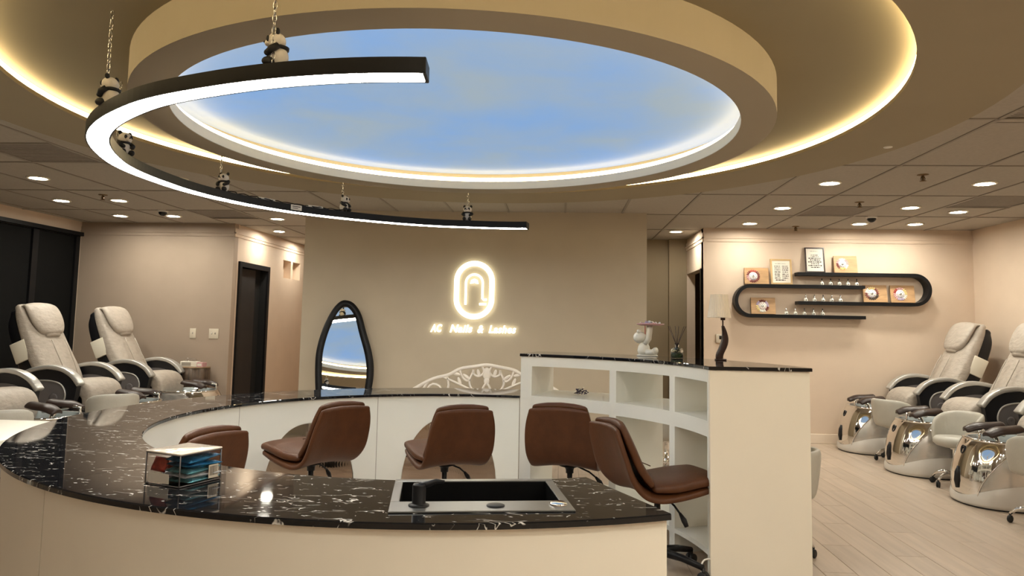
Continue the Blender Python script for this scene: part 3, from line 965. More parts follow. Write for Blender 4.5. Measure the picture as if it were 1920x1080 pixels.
obj('tap_hole_cover', MB().lathe([(.030, .006), (.030, .009), (.024, .011), (.0001, .011)], 20, c=(.045, -.175, 0), cap=False), M['black'], sk)
obj('overflow_knob', MB().lathe([(.030, .006), (.030, .011), (.025, .014), (.0001, .015)], 24, c=(.255, -.165, 0), cap=False), M['chrome'], sk)
fx, fy = -.205, -.165
obj('faucet', MB().lathe([(.034, .006), (.034, .010), (.024, .013), (.022, .016), (.022, .070), (.019, .076), (.0001, .077)], 22, c=(fx, fy, 0), cap=False), M['black'], sk)
obj('lever', MB().tube([(fx, fy, .068), (fx + .03, fy + .004, .074), (fx + .055, fy + .008, .082), (fx + .082, fy + .01, .080)], [.012, .010, .008, .005], 10), M['black'], sk)

# ------------------------------------------------------------ tall white cabinet
cb = thing('shelf_cabinet', 'tall white curved open shelf cabinet with marble top at the counter end', 'cabinet', (0, 0, 0))
CA0, CA1 = 5.6, 77.5
CC = (-0.619, 4.079)
def polc(r, a): return (CC[0] + r * math.cos(R(a)), CC[1] + r * math.sin(R(a)))
CI, CO = 1.490, 2.072
obj('marble_top', MB().loft([[(CC[0] + r * math.cos(R(a)), CC[1] + r * math.sin(R(a)), z) for r, z in ((CI - .010, 1.180), (CI - .010, 1.196), (CI - .007, 1.20), (CO + .007, 1.20), (CO + .010, 1.196), (CO + .010, 1.180))]
    for a in [CA0 - .3 + (CA1 - CA0 + .6) * i / 60 for i in range(61)]], smooth=False), M['marble'], cb)
obj('top_box', MB().arc(CI, CO, 1.106, 1.179, CA0 + .8, CA1, 60, CC), M['white'], cb)
obj('shelf', MB().arc(CI, CO, .792, .883, CA0 + .8, CA1, 60, CC), M['white'], cb)
obj('bottom_board', MB().arc(CI, CO, .130, .158, CA0 + .8, CA1, 60, CC), M['white'], cb)
rm = (CI + CO) / 2
obj('end_panel', MB().box((*polc(rm, CA0 + .55), .589), (CO - CI + .002, .028, 1.178), R(CA0 + .55)), M['cream'], cb)
obj('end_post', MB().arc(CI - .001, CI + .05, .0, 1.179, CA0 + 1.1, CA0 + 2.0, 2, CC), M['white'], cb)
obj('end_panel', MB().arc(CI - .001, CO + .001, .0, 1.179, 74.1, CA1, 4, CC), M['white'], cb)
for a in (48.0, 25.7):
    for z0, z1 in ((.883, 1.106), (.158, .792), (0, .130)):
        obj('divider', MB().box((*polc(rm, a), (z0 + z1) / 2), (CO - CI - .002, .060, z1 - z0), R(a)), M['white'], cb)

# ------------------------------------------------------------ brown swivel chairs
def make_chair():
    t = thing('swivel_chair', '', 'chair', (0, 0, 0), 0, 'brown swivel chairs inside the ring counter')
    shell = [(.275, .500), (.16, .484), (.02, .474), (-.09, .478), (-.165, .510), (-.222, .585), (-.262, .690), (-.292, .775), (-.314, .838)]
    obj('seat_shell', MB().pad(shell, [.40, .43, .45, .46, .47, .485, .475, .445, .405], [.05, .05, .05, .045, .045, .045, .04, .04, .038], [.0, .008, .02, .03, .04, .05, .05, .045, .035], 4, 28, 40), M['leather'], t)
    obj('seat_cushion', MB().pad([(.29, .548), (.16, .540), (.02, .526), (-.10, .528)], [.405, .43, .44, .42], [.060, .066, .066, .055], [.006, .01, .015, .02], 4, 24, 20), M['leather'], t)
    obj('back_cushion', MB().pad([(-.115, .560), (-.170, .640), (-.218, .74), (-.255, .815), (-.278, .862)], [.42, .425, .42, .40, .375], [.05, .058, .058, .055, .048], [.035, .045, .045, .04, .035], 4, 24, 24), M['leather'], t)
    obj('seam', MB().tube([(-.139, y * .40, .640 + .0) for y in (-.45, -.2, 0, .2, .45)], .003, 6), M['leather'], t)
    obj('mount', MB().lathe([(.075, .448), (.075, .440), (.034, .428), (.027, .412), (.027, .392)], 20), M['black'], t)
    obj('gas_post', MB().lathe([(.019, .40), (.019, .19), (.027, .19), (.027, .10)], 18), M['steel'], t)
    obj('lever', MB().tube([(.02, -.05, .435), (.04, -.13, .40), (.055, -.18, .36)], [.006, .006, .006], 8).tube([(.052, -.172, .368), (.062, -.20, .335), (.068, -.22, .305)], [.008, .016, .012], 10), M['black'], t)
    b = obj('base', MB().lathe([(.045, .085), (.045, .135), (.030, .150), (.0001, .15)], 20, cap=False), M['black'], t)
    for k in range(5):
        a = 2 * PI * k / 5 + .3
        c_, s_ = math.cos(a), math.sin(a)
        obj('leg', MB().tube([(.03 * c_, .03 * s_, .115), (.16 * c_, .16 * s_, .105), (.285 * c_, .285 * s_, .078)], [.026, .021, .016], 10), M['black'], b)
        cs = MB()
        for s in (-1, 1):
            mt = Matrix.Translation((.285 * c_ - s_ * s * .016, .285 * s_ + c_ * s * .016, .029)) @ Matrix.Rotation(a, 4, 'Z') @ Matrix.Rotation(PI / 2, 4, 'X')
            cs.lathe([(.0001, -.010), (.024, -.010), (.029, -.006), (.029, .006), (.024, .010), (.0001, .010)], 16, mtx=mt, cap=False)
        cs.tube([(.285 * c_, .285 * s_, .035), (.285 * c_, .285 * s_, .078)], .011, 8)
        obj('caster', cs, M['rubber'], b)
    return t
CH = [((-2.0, 3.58, 0), 163, 'brown leather swivel chair mostly hidden behind the clear box'),
      ((-1.70, 4.93, 0), 146, 'brown leather swivel chair turned toward the window side below the oval mirror'),
      ((-0.79, 5.04, 0), 120, 'brown leather swivel chair directly beyond the sink, back to the viewer'),
      ((0.079, 5.08, 0), 76, 'brown leather swivel chair with square back in front of the tall cabinet'),
      ((0.585, 4.37, 0), 20, 'brown leather swivel chair seen from the side, seat pointing at the cabinet end')]
c0 = make_chair()
for i, (loc, a, lb) in enumerate(CH):
    if i == 0: c0.location = loc; c0.rotation_euler = (0, 0, R(a)); c0['label'] = lb
    else:
        q_ = dup(c0, loc, R(a), lb)
        if i == 3: q_.scale = (1, 1, 1.03)

# ------------------------------------------------------------ pedicure spa chairs
def egg(phi, A, B, W, ex=2.4, xc=.30):
    c_, s_ = math.cos(phi), math.sin(phi)
    x = (A if c_ > 0 else B) * math.copysign(abs(c_) ** (2 / ex), c_)
    return (xc + x, W * math.copysign(abs(s_) ** (2 / ex), s_))
BODY = [(.00, .420, .42, .330), (.06, .430, .42, .345), (.14, .432, .42, .350), (.24, .425, .42, .345), (.34, .405, .42, .335), (.44, .375, .42, .320), (.50, .350, .41, .305), (.535, .325, .40, .290)]
def body_at(z):
    for p, q in zip(BODY, BODY[1:]):
        if p[0] <= z <= q[0]:
            t = (z - p[0]) / (q[0] - p[0]); return tuple(p[i] + (q[i] - p[i]) * t for i in (1, 2, 3))
    return BODY[-1][1:]
def tub_pt(phi, z, off=0.0):
    A, B, W = body_at(z)
    x, y = egg(phi, A + off, B + off, W + off)
    return (x, y, z)
def make_spa():
    t = thing('pedicure_chair', '', 'chair', (0, 0, 0), 0, '')
    # tub
    n = 56
    rings = [[tub_pt(2 * PI * i / n, z) for i in range(n)] for z in [.0, .06, .14, .24, .34, .44, .50, .535]]
    for z, k in ((.540, .02), (.535, .035), (.47, .06), (.36, .10), (.30, .16)):
        A, B, W = body_at(.535)
        rings.append([(*egg(2 * PI * i / n, A - k, B - k, W - k), z) for i in range(n)])
    tub = obj('tub', MB().loft(rings[:9], caps=(True, False)), M['satin'], t)
    obj('basin', MB().loft(rings[8:], caps=(False, True)), M['bowl'], tub)
    # pearl skirt with a wavy upper edge
    vs = []; m_ = 72
    rr = []
    for q in range(6):
        ring = []
        for i in range(m_):
            ph = 2 * PI * i / m_
            top = .075 + .135 * (abs(math.sin(ph)) ** 1.6) if math.cos(ph) > 0 else .075 + .135 - .05 * (1 - abs(math.sin(ph)))
            z = .012 + (top - .012) * q / 5
            ring.append(tub_pt(ph, z, .022 * (1 - (q / 5) ** 2) + .004))
        rr.append(ring)
    obj('skirt', MB().loft(rr, caps=(True, False)), M['pearl'], tub)
    obj('foot_seal', MB().loft([[tub_pt(2 * PI * i / m_, 0, .02)[:2] + (z,) for i in range(m_)] for z in (.0, .014)]), M['shell'], tub)
    # chrome nose band slanting back toward the rim
    rr = []
    for q in range(12):
        z = .085 + (.527 - .085) * q / 11
        lim = R(30 + 48 * (q / 11) ** 1.5)
        rr.append([tub_pt(-lim + 2 * lim * i / 30, z, .006 + .006 * math.sin(PI * q / 11)) for i in range(31)])
    obj('chrome_nose', MB().loft(rr, caps=(False, False), closed=False), M['chrome'], tub)
    for s in (-1, 1):
        obj('side_line', MB().tube([tub_pt(s * R(30 + 48 * (q / 11) ** 1.5), .085 + .442 * q / 11, .008) for q in range(12)], .006, 8), M['chrome'], tub)
    em = MB()
    em.tube([(tub_pt(.0, .44)[0] + .012 + .020 * math.sin(2 * PI * k / 20) * -.35, .022 * math.cos(2 * PI * k / 20), .44 + .032 * math.sin(2 * PI * k / 20)) for k in range(20)], .006, 8, closed=True)
    obj('emblem', em, M['shell'], tub)
    vent = [tub_pt(0, z, .016) for z in (.12, .18, .25, .30)]
    obj('vent_slot', MB().tube(vent, [.010, .022, .020, .008], 8), M['shell'], tub)
    obj('rim_bar', MB().tube([tub_pt(2 * PI * i / 48, .530, .003) for i in range(48)], .011, 8, closed=True), M['chrome'], tub)
    # foot rests on a chrome post
    fr = obj('footrest_post', MB().tube([(.33, 0, .30), (.38, 0, .46), (.44, 0, .585)], .022, 10).tube([(.44, -.16, .585), (.44, .16, .585)], .014, 8).tube([(.60, .10, .535), (.60, .10, .60), (.55, .07, .61)], .012, 8), M['chrome'], t)
    for s in (-1, 1):
        mt = Matrix.Translation((.44, s * .14, .625)) @ Matrix.Rotation(s * .16, 4, 'Z')
        obj('foot_pad', MB().pad([(-.14, .02), (-.05, .008), (.05, .0), (.13, -.03)], [.13, .15, .15, .12], [.045, .05, .05, .04], -.02, 3, 18, 14, mtx=mt), M['pad'], fr)
    # chair body
    obj('pedestal', MB().rbox((-.36, 0, .23), (.72, .60, .44), .05, 3), M['shell'], t)
    st = obj('seat', MB().pad([(.030, .475), (.022, .60), (-.05, .675), (-.25, .672), (-.50, .66)], [.50, .525, .53, .53, .50], [.15, .17, .18, .17, .14], [.0, .0, .01, .015, .01], 6, 28, 26), M['vinyl'], t)
    bk = obj('backrest', MB().pad([(-.37, .65), (-.44, .80), (-.525, .96), (-.61, 1.12), (-.71, 1.30), (-.785, 1.44), (-.825, 1.50)], [.52, .56, .575, .565, .535, .495, .455], [.13, .15, .155, .15, .14, .12, .09], [.02, .03, .045, .045, .03, .02, .01], 4.5, 28, 36), M['vinyl'], t)
    for s in (-1, 1):
        obj('back_seam', MB().tube([(x + .085, s * y, z + .035) for x, z, y in ((-.385, .70, .085), (-.468, .88, .10), (-.545, 1.03, .105), (-.598, 1.13, .10))], .006, 6), M['vinyl'], bk)
    obj('head_pillow', MB().pad([(-.795, 1.535), (-.735, 1.525), (-.68, 1.45), (-.622, 1.34), (-.582, 1.255), (-.568, 1.225)], [.42, .46, .475, .44, .34, .22], [.04, .07, .09, .095, .08, .05], -.015, 2.8, 24, 26), M['vinyl'], bk)
    sh = obj('back_shell', MB().pad([(-.49, .42), (-.565, .62), (-.655, .86), (-.76, 1.10), (-.85, 1.32), (-.895, 1.43)], [.48, .52, .53, .52, .48, .40], [.14, .19, .21, .21, .19, .10], 0, 5, 24, 26), M['shell'], t)
    for s in (-1, 1):
        mt = Matrix.Translation((-.725, s * .272, 1.04)) @ Matrix.Rotation(.43, 4, 'Y').inverted()
        obj('remote_pocket', MB().rbox((0, 0, 0), (.17, .024, .22), .008, 2, mtx=mt), M['lip'] if s > 0 else M['lip'], sh)
    for s in (-1, 1):
        ar = obj('armrest', MB().prism([(-.62, .40), (-.60, .80), (-.50, .845), (-.34, .870), (-.20, .853), (-.09, .80), (-.005, .715), (-.020, .60), (-.05, .50), (-.10, .42), (-.20, .36), (-.45, .34)], 'y', s * .345 - .035, s * .345 + .035, smooth=False), M['shell'], t)
        mt = Matrix.Translation((0, s * .345, 0))
        obj('arm_cap', MB().pad([(-.60, .815), (-.50, .862), (-.34, .893), (-.19, .876), (-.07, .815), (.012, .722)], .098, .045, 0, 7, 16, 24, mtx=mt, endr=.2), M['silver'], ar)
        side = [(-.53, .62), (-.50, .72), (-.42, .755), (-.28, .755), (-.17, .72), (-.12, .63), (-.14, .54), (-.22, .50), (-.42, .50), (-.51, .54)]
        sp = spline(side + side[:1], 41)[:-1]
        y0, y1 = (s * .345 + s * .030, s * .345 + s * .042)
        obj('side_tray', MB().prism(sp, 'y', min(y0, y1), max(y0, y1)), M['grey_panel'], ar)
        obj('tray_rim', MB().tube([(a, s * (.345 + .042), b_) for a, b_ in sp], .008, 8, closed=True), M['silver'], ar)
        obj('cup_ring', MB().lathe([(.0001, 0), (.034, 0), (.045, .006), (.034, .010), (.0001, .004)], 20, cap=False,
            mtx=Matrix.Translation((-.24, s * (.345 + .043), .585)) @ Matrix.Rotation(-s * PI / 2, 4, 'X')), M['grey_panel'], ar)
        y2 = s * .345 - s * .040
        obj('inner_panel', MB().prism([(a * .95, .66 + (b_ - .63) * .9) for a, b_ in sp], 'y', min(y2, y2 + s * .01), max(y2, y2 + s * .01)), M['grey_panel'], ar)
    return t
SPA = [((4.12, 9.0, 0), 180, 'spa pedicure chair deepest in the corner beyond the wall shelf', 'pedicure chairs along the shelf side wall'),
       ((4.12, 7.72, 0), 180, 'spa pedicure chair with the open grey stool parked at its chrome tub', 'pedicure chairs along the shelf side wall'),
       ((4.12, 6.45, 0), 180, 'spa pedicure chair closest to the viewer on the shelf side, mostly out of frame', 'pedicure chairs along the shelf side wall'),
       ((-4.93, 8.78, 0), 0, 'spa pedicure chair beside the wooden stump table near the back wall', 'pedicure chairs along the window'),
       ((-4.93, 7.48, 0), 0, 'spa pedicure chair in the middle of the window row, before the dark blind', 'pedicure chairs along the window'),
       ((-4.93, 6.20, 0), 0, 'spa pedicure chair closest to the viewer in the window row, cut by the frame', 'pedicure chairs along the window')]
s0 = make_spa()
for i, (loc, a, lb, g) in enumerate(SPA):
    if i == 0: s0.location = loc; s0.rotation_euler = (0, 0, R(a)); s0['label'] = lb; s0['group'] = g
    else:
        r_ = dup(s0, loc, R(a), lb); r_['group'] = g

# ------------------------------------------------------------ low back stools
def make_stool():
    t = thing('pedicure_stool', '', 'stool', (0, 0, 0), 0, 'grey low back stools of the spa chairs')
    obj('seat', MB().lathe([(.0001, .36), (.12, .36), (.185, .375), (.215, .40), (.215, .43), (.19, .455), (.10, .465), (.0001, .465)], 32, cap=False), M['vinyl_s'], t)
    rings = []
    n, hh = 40, 16
    for i in range(n + 1):
        u = -1 + 2 * i / n
        a = PI + u * R(112)
        top = .40 + .275 * max(0.0, 1 - abs(u) ** 3.2) ** .5 + .01
        zc, hz = (.385 + top) / 2, max((top - .385) / 2, .012)
        tk = .034 * (max(0.02, 1 - abs(u) ** 6) ** .5)
        ring = []
        for j in range(hh):
            p = 2 * PI * j / hh
            dz = hz * math.copysign(abs(math.sin(p)) ** .6, math.sin(p))
            r = .222 + .045 * (zc + dz - .385) / .3 + tk * math.copysign(abs(math.cos(p)) ** .7, math.cos(p))
            ring.append((r * math.cos(a), r * math.sin(a), zc + dz))
        rings.append(ring)
    obj('backrest', MB().loft(rings), M['vinyl_s'], t)
    obj('post', MB().lathe([(.06, .358), (.05, .345), (.026, .335), (.026, .20), (.035, .20), (.035, .10)], 18), M['chrome'], t)
    b = obj('base', MB().lathe([(.05, .085), (.05, .12), (.030, .135), (.0001, .135)], 18, cap=False), M['chrome'], t)
    for k in range(5):
        a = 2 * PI * k / 5
        c_, s_ = math.cos(a), math.sin(a)
        obj('leg', MB().tube([(.03 * c_, .03 * s_, .11), (.12 * c_, .12 * s_, .125), (.20 * c_, .20 * s_, .105), (.25 * c_, .25 * s_, .065)], [.018, .016, .014, .012], 10), M['chrome'], b)
        cs = MB()
        for s in (-1, 1):
            mt = Matrix.Translation((.25 * c_ - s_ * s * .014, .25 * s_ + c_ * s * .014, .027)) @ Matrix.Rotation(a + .6, 4, 'Z') @ Matrix.Rotation(PI / 2, 4, 'X')
            cs.lathe([(.0001, -.009), (.022, -.009), (.027, -.005), (.027, .005), (.022, .009), (.0001, .009)], 14, mtx=mt, cap=False)
        cs.tube([(.25 * c_, .25 * s_, .03), (.25 * c_, .25 * s_, .068)], .009, 8)
        obj('caster', cs, M['rubber'], b)
    return t
ST = [((3.74, 8.36, 0), 30, 'grey stool with its back to the viewer at the chrome tub nearest the corner'),
      ((3.70, 7.08, 0), 200, 'grey stool with open seat visible between two chrome tubs'),
      ((3.60, 5.70, 0), 75, 'grey stool cut by the frame edge in front of the nearest chrome tub'),
      ((1.395, 4.72, 0), 150, 'grey stool almost hidden behind the cream end panel of the tall cabinet'),
      ((1.02, 7.0, 0), 20, 'grey stool glimpsed through the lower opening of the tall cabinet'),
      ((-4.38, 6.84, 0), 135, 'grey stool with rounded back between two tubs of the window row'),
      ((-4.45, 5.50, 0), 125, 'grey stool at the frame edge of the window row')]
t0 = make_stool()
for i, (loc, a, lb) in enumerate(ST):
    if i == 0: t0.scale = (.84, .84, 1); t0.location = loc; t0.rotation_euler = (0, 0, R(a)); t0['label'] = lb
    else: dup(t0, loc, R(a), lb)

# white table by the window side bend of the counter
tb = thing('white_table', 'plain cream white table pushed against the outside of the counter bend', 'table', (-3.62, 3.62, 0))
obj('tabletop', MB().rbox((0, 0, .722), (1.24, 1.70, .04), .006, 2), M['cream'], tb)
for x in (-.56, .56):
    for y in (-.78, .78):
        obj('leg', MB().rbox((x, y, .351), (.06, .06, .702), .005, 1, smooth=False), M['cream'], tb)

# ------------------------------------------------------------ tall oval mirror leaning on the logo wall
mo = [(0, 1.695), (.10, 1.655), (.185, 1.53), (.245, 1.33), (.32, 1.08), (.345, .88), (.325, .66), (.27, .40), (.22, .18), (.12, .05), (0, .02),
      (-.12, .05), (-.22, .18), (-.265, .40), (-.29, .66), (-.305, .90), (-.30, 1.10), (-.25, 1.33), (-.165, 1.54), (-.08, 1.66)]
mi_ = [(0, 1.615), (.055, 1.585), (.115, 1.49), (.165, 1.31), (.235, 1.07), (.262, .88), (.245, .66), (.20, .42), (.16, .24), (.09, .13), (0, .11),
       (-.09, .13), (-.16, .24), (-.195, .42), (-.215, .66), (-.228, .90), (-.225, 1.09), (-.178, 1.31), (-.105, 1.50), (-.05, 1.585)]
def closed_spline(P, k):
    n = len(P); Q = P + P[:3]
    out = []
    for i in range(k):
        u = n * i / k; j = int(u); t = u - j
        p0, p1, p2, p3 = P[(j - 1) % n], P[j % n], P[(j + 1) % n], P[(j + 2) % n]
        out.append(tuple(.5 * ((2 * b) + (-a + c) * t + (2 * a - 5 * b + 4 * c - d) * t * t + (-a + 3 * b - 3 * c + d) * t ** 3) for a, b, c, d in zip(p0, p1, p2, p3)))
    return out
K = 96
po, pi_ = closed_spline(mo, K), closed_spline(mi_, K)
TILT = .185
mr = thing('standing_mirror', 'tall irregular oval mirror in a thick black frame leaning on the logo wall', 'mirror', (-2.40, 7.87, .005), R(17))
mt = Matrix.Rotation(-TILT, 4, 'X')
rings = []
for sc_, y in ((0, .0), (.08, -.022), (.5, -.032), (.92, -.022), (1, .0), (1, .012), (0, .012)):
    rings.append([(a[0] + (b_[0] - a[0]) * sc_, y, a[1] + (b_[1] - a[1]) * sc_) for a, b_ in zip(po, pi_)])
rings.append(rings[0])
obj('frame', MB().loft(rings, caps=(False, False), mtx=mt), M['black'], mr)
obj('glass', MB().prism(pi_, 'y', -.006, .010, mtx=mt), M['mirror'], mr)

# ------------------------------------------------------------ neon logo sign
sg = thing('neon_sign', 'glowing neon logo of an oval and arch with script lettering on the wall', 'sign', (-1.004, 8.30, 0))
def stadium(cx, cz, hw, hh, n=64, y=-.03):
    out = []
    st_ = hh - hw
    for i in range(n):
        a = 2 * PI * i / n
        x = hw * math.cos(a); z = hw * math.sin(a)
        out.append((cx + x, y, cz + z + (st_ if z >= 0 else -st_)))
    return out
obj('oval_tube', MB().tube(stadium(0, 1.817, .215, .318), .022, 10, closed=True), M['neon'], sg)
obj('oval_tube', MB().tube(stadium(0, 1.817, .182, .285), .006, 8, closed=True), M['neon'], sg)
ar = [(-.098, -.03, 1.645), (-.098, -.03, 1.90)]
for i in range(1, 20):
    a = PI - PI * i / 20
    ar.append((.098 * math.cos(a) + .0, -.03, 1.90 + .098 * math.sin(a)))
ar += [(.098, -.03, 1.90), (.098, -.03, 1.72), (.112, -.03, 1.706), (.150, -.03, 1.708)]
obj('arch_tube', MB().tube(ar, .013, 10), M['neon'], sg)
obj('dash_tube', MB().tube([(.062, -.03, 1.655), (.145, -.03, 1.655)], .013, 10), M['neon'], sg)
obj('heart_tube', MB().tube([(-.040, -.03, 1.895), (-.030, -.03, 1.925), (0, -.03, 1.938), (.030, -.03, 1.925), (.040, -.03, 1.895), (.018, -.03, 1.905), (0, -.03, 1.918), (-.018, -.03, 1.905)], .012, 8, closed=True), M['neon'], sg)
def text_mesh(body, size, m, extrude=.008, shear=.28, offset=.0035, spacing=1.1, name='lettering'):
    cu = bpy.data.curves.new(name, 'FONT')
    cu.body = body; cu.size = size; cu.extrude = extrude; cu.shear = shear; cu.offset = offset
    cu.space_character = spacing; cu.align_x = 'LEFT'; cu.resolution_u = 3
    to = bpy.data.objects.new(name, cu); C.objects.link(to)
    dg = bpy.context.evaluated_depsgraph_get(); dg.update()
    me = bpy.data.meshes.new_from_object(to.evaluated_get(dg))
    wd = max([v.co.x for v in me.vertices])
    bpy.data.objects.remove(to); bpy.data.curves.remove(cu)
    me.materials.clear(); me.materials.append(m)
    return me, wd
for word, x0, x1 in (('AC', -.497, -.365), ('Nails', -.278, -.010), ('&', .045, .120), ('Lashes', .175, .497)):
    me, wd = text_mesh(word, .122, M['neon'])
    lo = obj('lettering', me, None, sg, (x0, -.026, 1.325), (PI / 2, R(-.5), 0))
    lo.scale = ((x1 - x0) / wd, 1, 1)
b = MB()
for x, z in ((-.2, 1.9), (.2, 1.72), (0, 2.11), (0, 1.52), (-.098, 1.75), (.098, 1.82)): b.tube([(x, 0, z), (x, -.028, z)], .006, 6)
obj('standoff', b, M['glass'], sg)

# ------------------------------------------------------------ s-shaped wall shelf
YW = 9.48
ws = thing('wall_shelf', 'black double loop shelf with rounded ends mounted on the beige wall', 'shelf', (0, YW, 0))
def loop_board(pts, th, d):
    """pts in (x,z); board of thickness th centred on the line, depth d toward the room"""
    n = len(pts); L = []; Rr = []
    for i in range(n):
        a = pts[max(0, i - 1)]; b_ = pts[min(n - 1, i + 1)]
        l = math.dist(a, b_); nx, nz = -(b_[1] - a[1]) / l, (b_[0] - a[0]) / l
        L.append((pts[i][0] + nx * th / 2, pts[i][1] + nz * th / 2)); Rr.append((pts[i][0] - nx * th / 2, pts[i][1] - nz * th / 2))
    rings = [[(L[i][0], 0, L[i][1]), (L[i][0], -d, L[i][1]), (Rr[i][0], -d, Rr[i][1]), (Rr[i][0], 0, Rr[i][1])] for i in range(n)]
    return MB().loft(rings, smooth=False)
def u_left(xe, xc, zt, zb):
    r = (zt - zb) / 2; zc = (zt + zb) / 2
    return [(xe, zt), (xc, zt)] + [(xc - r * math.sin(PI * i / 24), zc + r * math.cos(PI * i / 24)) for i in range(1, 24)] + [(xc, zb), (xe, zb)]
def u_right(xe, xc, zt, zb):
    r = (zt - zb) / 2; zc = (zt + zb) / 2
    return [(xe, zt), (xc, zt)] + [(xc + r * math.sin(PI * i / 24), zc + r * math.cos(PI * i / 24)) for i in range(1, 24)] + [(xc, zb), (xe, zb)]
SD = .14
Z1, Z2, Z3, Z4 = 2.145, 1.985, 1.775, 1.600
obj('left_loop', loop_board(u_left(3.85, 2.44, Z2, Z4), .042, SD), M['black'], ws)
obj('right_loop', loop_board(u_right(3.02, 4.46, Z1, Z3), .042, SD), M['black'], ws)

ENAMEL = ['pink', 'red', 'darkred', 'lilac', 'yellow', 'porcelain']
def swatch_board(x, z, wd, ht, cx, cz, rad, cols, lb):
    t = thing('swatch_board', lb, 'display board', (x, YW - .065, z + .0215), 0, 'wooden nail colour boards on the wall shelf')
    mt = Matrix.Rotation(-.16, 4, 'X')
    obj('board', MB().rbox((0, 0, ht / 2 + .002), (wd, .014, ht), .003, 1, smooth=False, mtx=mt), M['wood'], t)
    b = MB()
    mm = mt @ Matrix.Translation((cx, -.0075, cz)) @ Matrix.Rotation(PI / 2, 4, 'X')
    b.lathe([(.0001, 0), (rad * .62, 0), (rad * .62, .004), (.0001, .004)], 28, mtx=mm, cap=False)
    obj('disc', b, M['porcelain'], t)
    n = 22
    groups = {}
    for k in range(n):
        a = 2 * PI * k / n
        c_ = cols[int(k * len(cols) / n)]
        groups.setdefault(c_, MB()).ell((rad * .80 * math.cos(a), rad * .80 * math.sin(a), .005), (rad * .22, rad * .10, .004), 8, 5, mtx=mm @ Matrix.Identity(4),
                                         rot=Matrix.Rotation(a, 3, 'Z')) if False else groups.setdefault(c_, MB()).add(*petal(rad, a), True, 0, mm)
    for c_, g in groups.items(): obj('nail_tips', g, M[c_], t)
    obj('hub', MB().ell((0, 0, .005), (rad * .20, rad * .2, .006), 12, 6, mtx=mm), M['steel'], t)
    b = MB()
    for k in range(10):
        a = 2 * PI * k / 10
        b.add(*petal(rad * .58, a), True, 0, mm)
    obj('nail_tips', b, M['lilac' if cols[0] != 'lilac' else 'pink'], t)
    return t
def petal(rad, a):
    vs = []; fs = []
    n = 8
    for z, k in ((.004, 1.0), (.008, .55)):
        for i in range(n):
            p = 2 * PI * i / n
            x = rad * .80 + rad * .21 * k * math.cos(p); y = rad * .105 * k * math.sin(p)
            vs.append((x * math.cos(a) - y * math.sin(a), x * math.sin(a) + y * math.cos(a), z))
    for i in range(n):
        fs.append((i, (i + 1) % n, n + (i + 1) % n, n + i))
    fs.append(tuple(range(n, 2 * n)))
    return vs, fs
swatch_board(2.525, Z2, .31, .215, -.045, .105, .088, ['darkred', 'red', 'darkred', 'pink', 'darkred', 'darkred'], 'wooden board with dark red swatch wheel beside the pale price list')
swatch_board(2.605, Z4, .31, .215, -.01, .108, .085, ['lilac', 'darkred', 'lilac', 'yellow', 'porcelain', 'darkred'], 'wooden board with mauve swatch wheel inside the left loop')
swatch_board(3.645, Z1, .29, .225, -.04, .118, .080, ['pink', 'porcelain', 'pink', 'darkred', 'yellow', 'porcelain'], 'wooden board with pale pink swatch wheel on the topmost shelf')
swatch_board(4.005, Z3, .30, .225, -.04, .115, .088, ['darkred', 'yellow', 'porcelain', 'darkred', 'ink', 'ink'], 'wooden board with black and white swatch wheel in the right loop')
swatch_board(4.345, Z3, .30, .225, -.03, .115, .088, ['yellow', 'pink', 'red', 'pink', 'lilac', 'porcelain'], 'wooden board with red and lilac swatch wheel next to the loop curve')

def price_list(x, z, wd, ht, frame, fw, lb, rows, name):
    t = thing(name, lb, 'frame', (x, YW - .065, z + .0215))
    mt = Matrix.Rotation(-.14, 4, 'X')
    b = MB()
    for sx in (-1, 1): b.rbox((sx * (wd - fw) / 2, 0, ht / 2 + .003), (fw, .018, ht), .002, 1, smooth=False, mtx=mt)
    for zz in (fw / 2, ht - fw / 2): b.rbox((0, 0, zz + .003), (wd - fw, .018, fw), .002, 1, smooth=False, mtx=mt)
    obj('frame', b, M[frame], t)
    obj('sheet', MB().box((0, .002, ht / 2 + .003), (wd - 2 * fw + .002, .008, ht - 2 * fw + .002), mtx=mt), M['paper'], t)
    b = MB()
    for (x0, x1, zz, h) in rows:
        # short word blocks along each printed row
        xx = x0
        while xx < x1 - .004:
            ln = min(random.choice((.012, .018, .026, .034)), x1 - xx)
            b.box((xx + ln / 2, -.0026, zz), (ln, .001, 1.45 * h * random.choice((.7, 1, 1))), mtx=mt)
            xx += ln + .006
    obj('print', b, M['ink'], t)
    return t
rows = []
for k, z in enumerate((.255, .232, .205, .178, .150, .125, .098)):
    if k == 0: rows.append((-.075, .06, z + .02, .003))
    rows.append((-.085, -.012, z - .012, .008)); rows.append((.012, .09, z - .012, .008))
rows.append((-.075, .05, .06, .009))
price_list(2.840, Z2, .27, .335, 'wood_edge', .022, 'pale wood framed price list standing on the left loop shelf', rows, 'price_list')
rows = [(-.055, .045, .285, .003), (-.05, .05, .232, .006), (-.05, .05, .212, .006), (-.08, .075, .19, .009), (-.06, .07, .168, .010), (-.085, .08, .142, .010), (-.05, .06, .118, .009), (-.085, .085, .094, .010), (-.055, .06, .07, .009)]
price_list(3.265, Z1, .245, .330, 'wood_dark', .016, 'dark framed printed price list on the topmost shelf', rows, 'price_list')

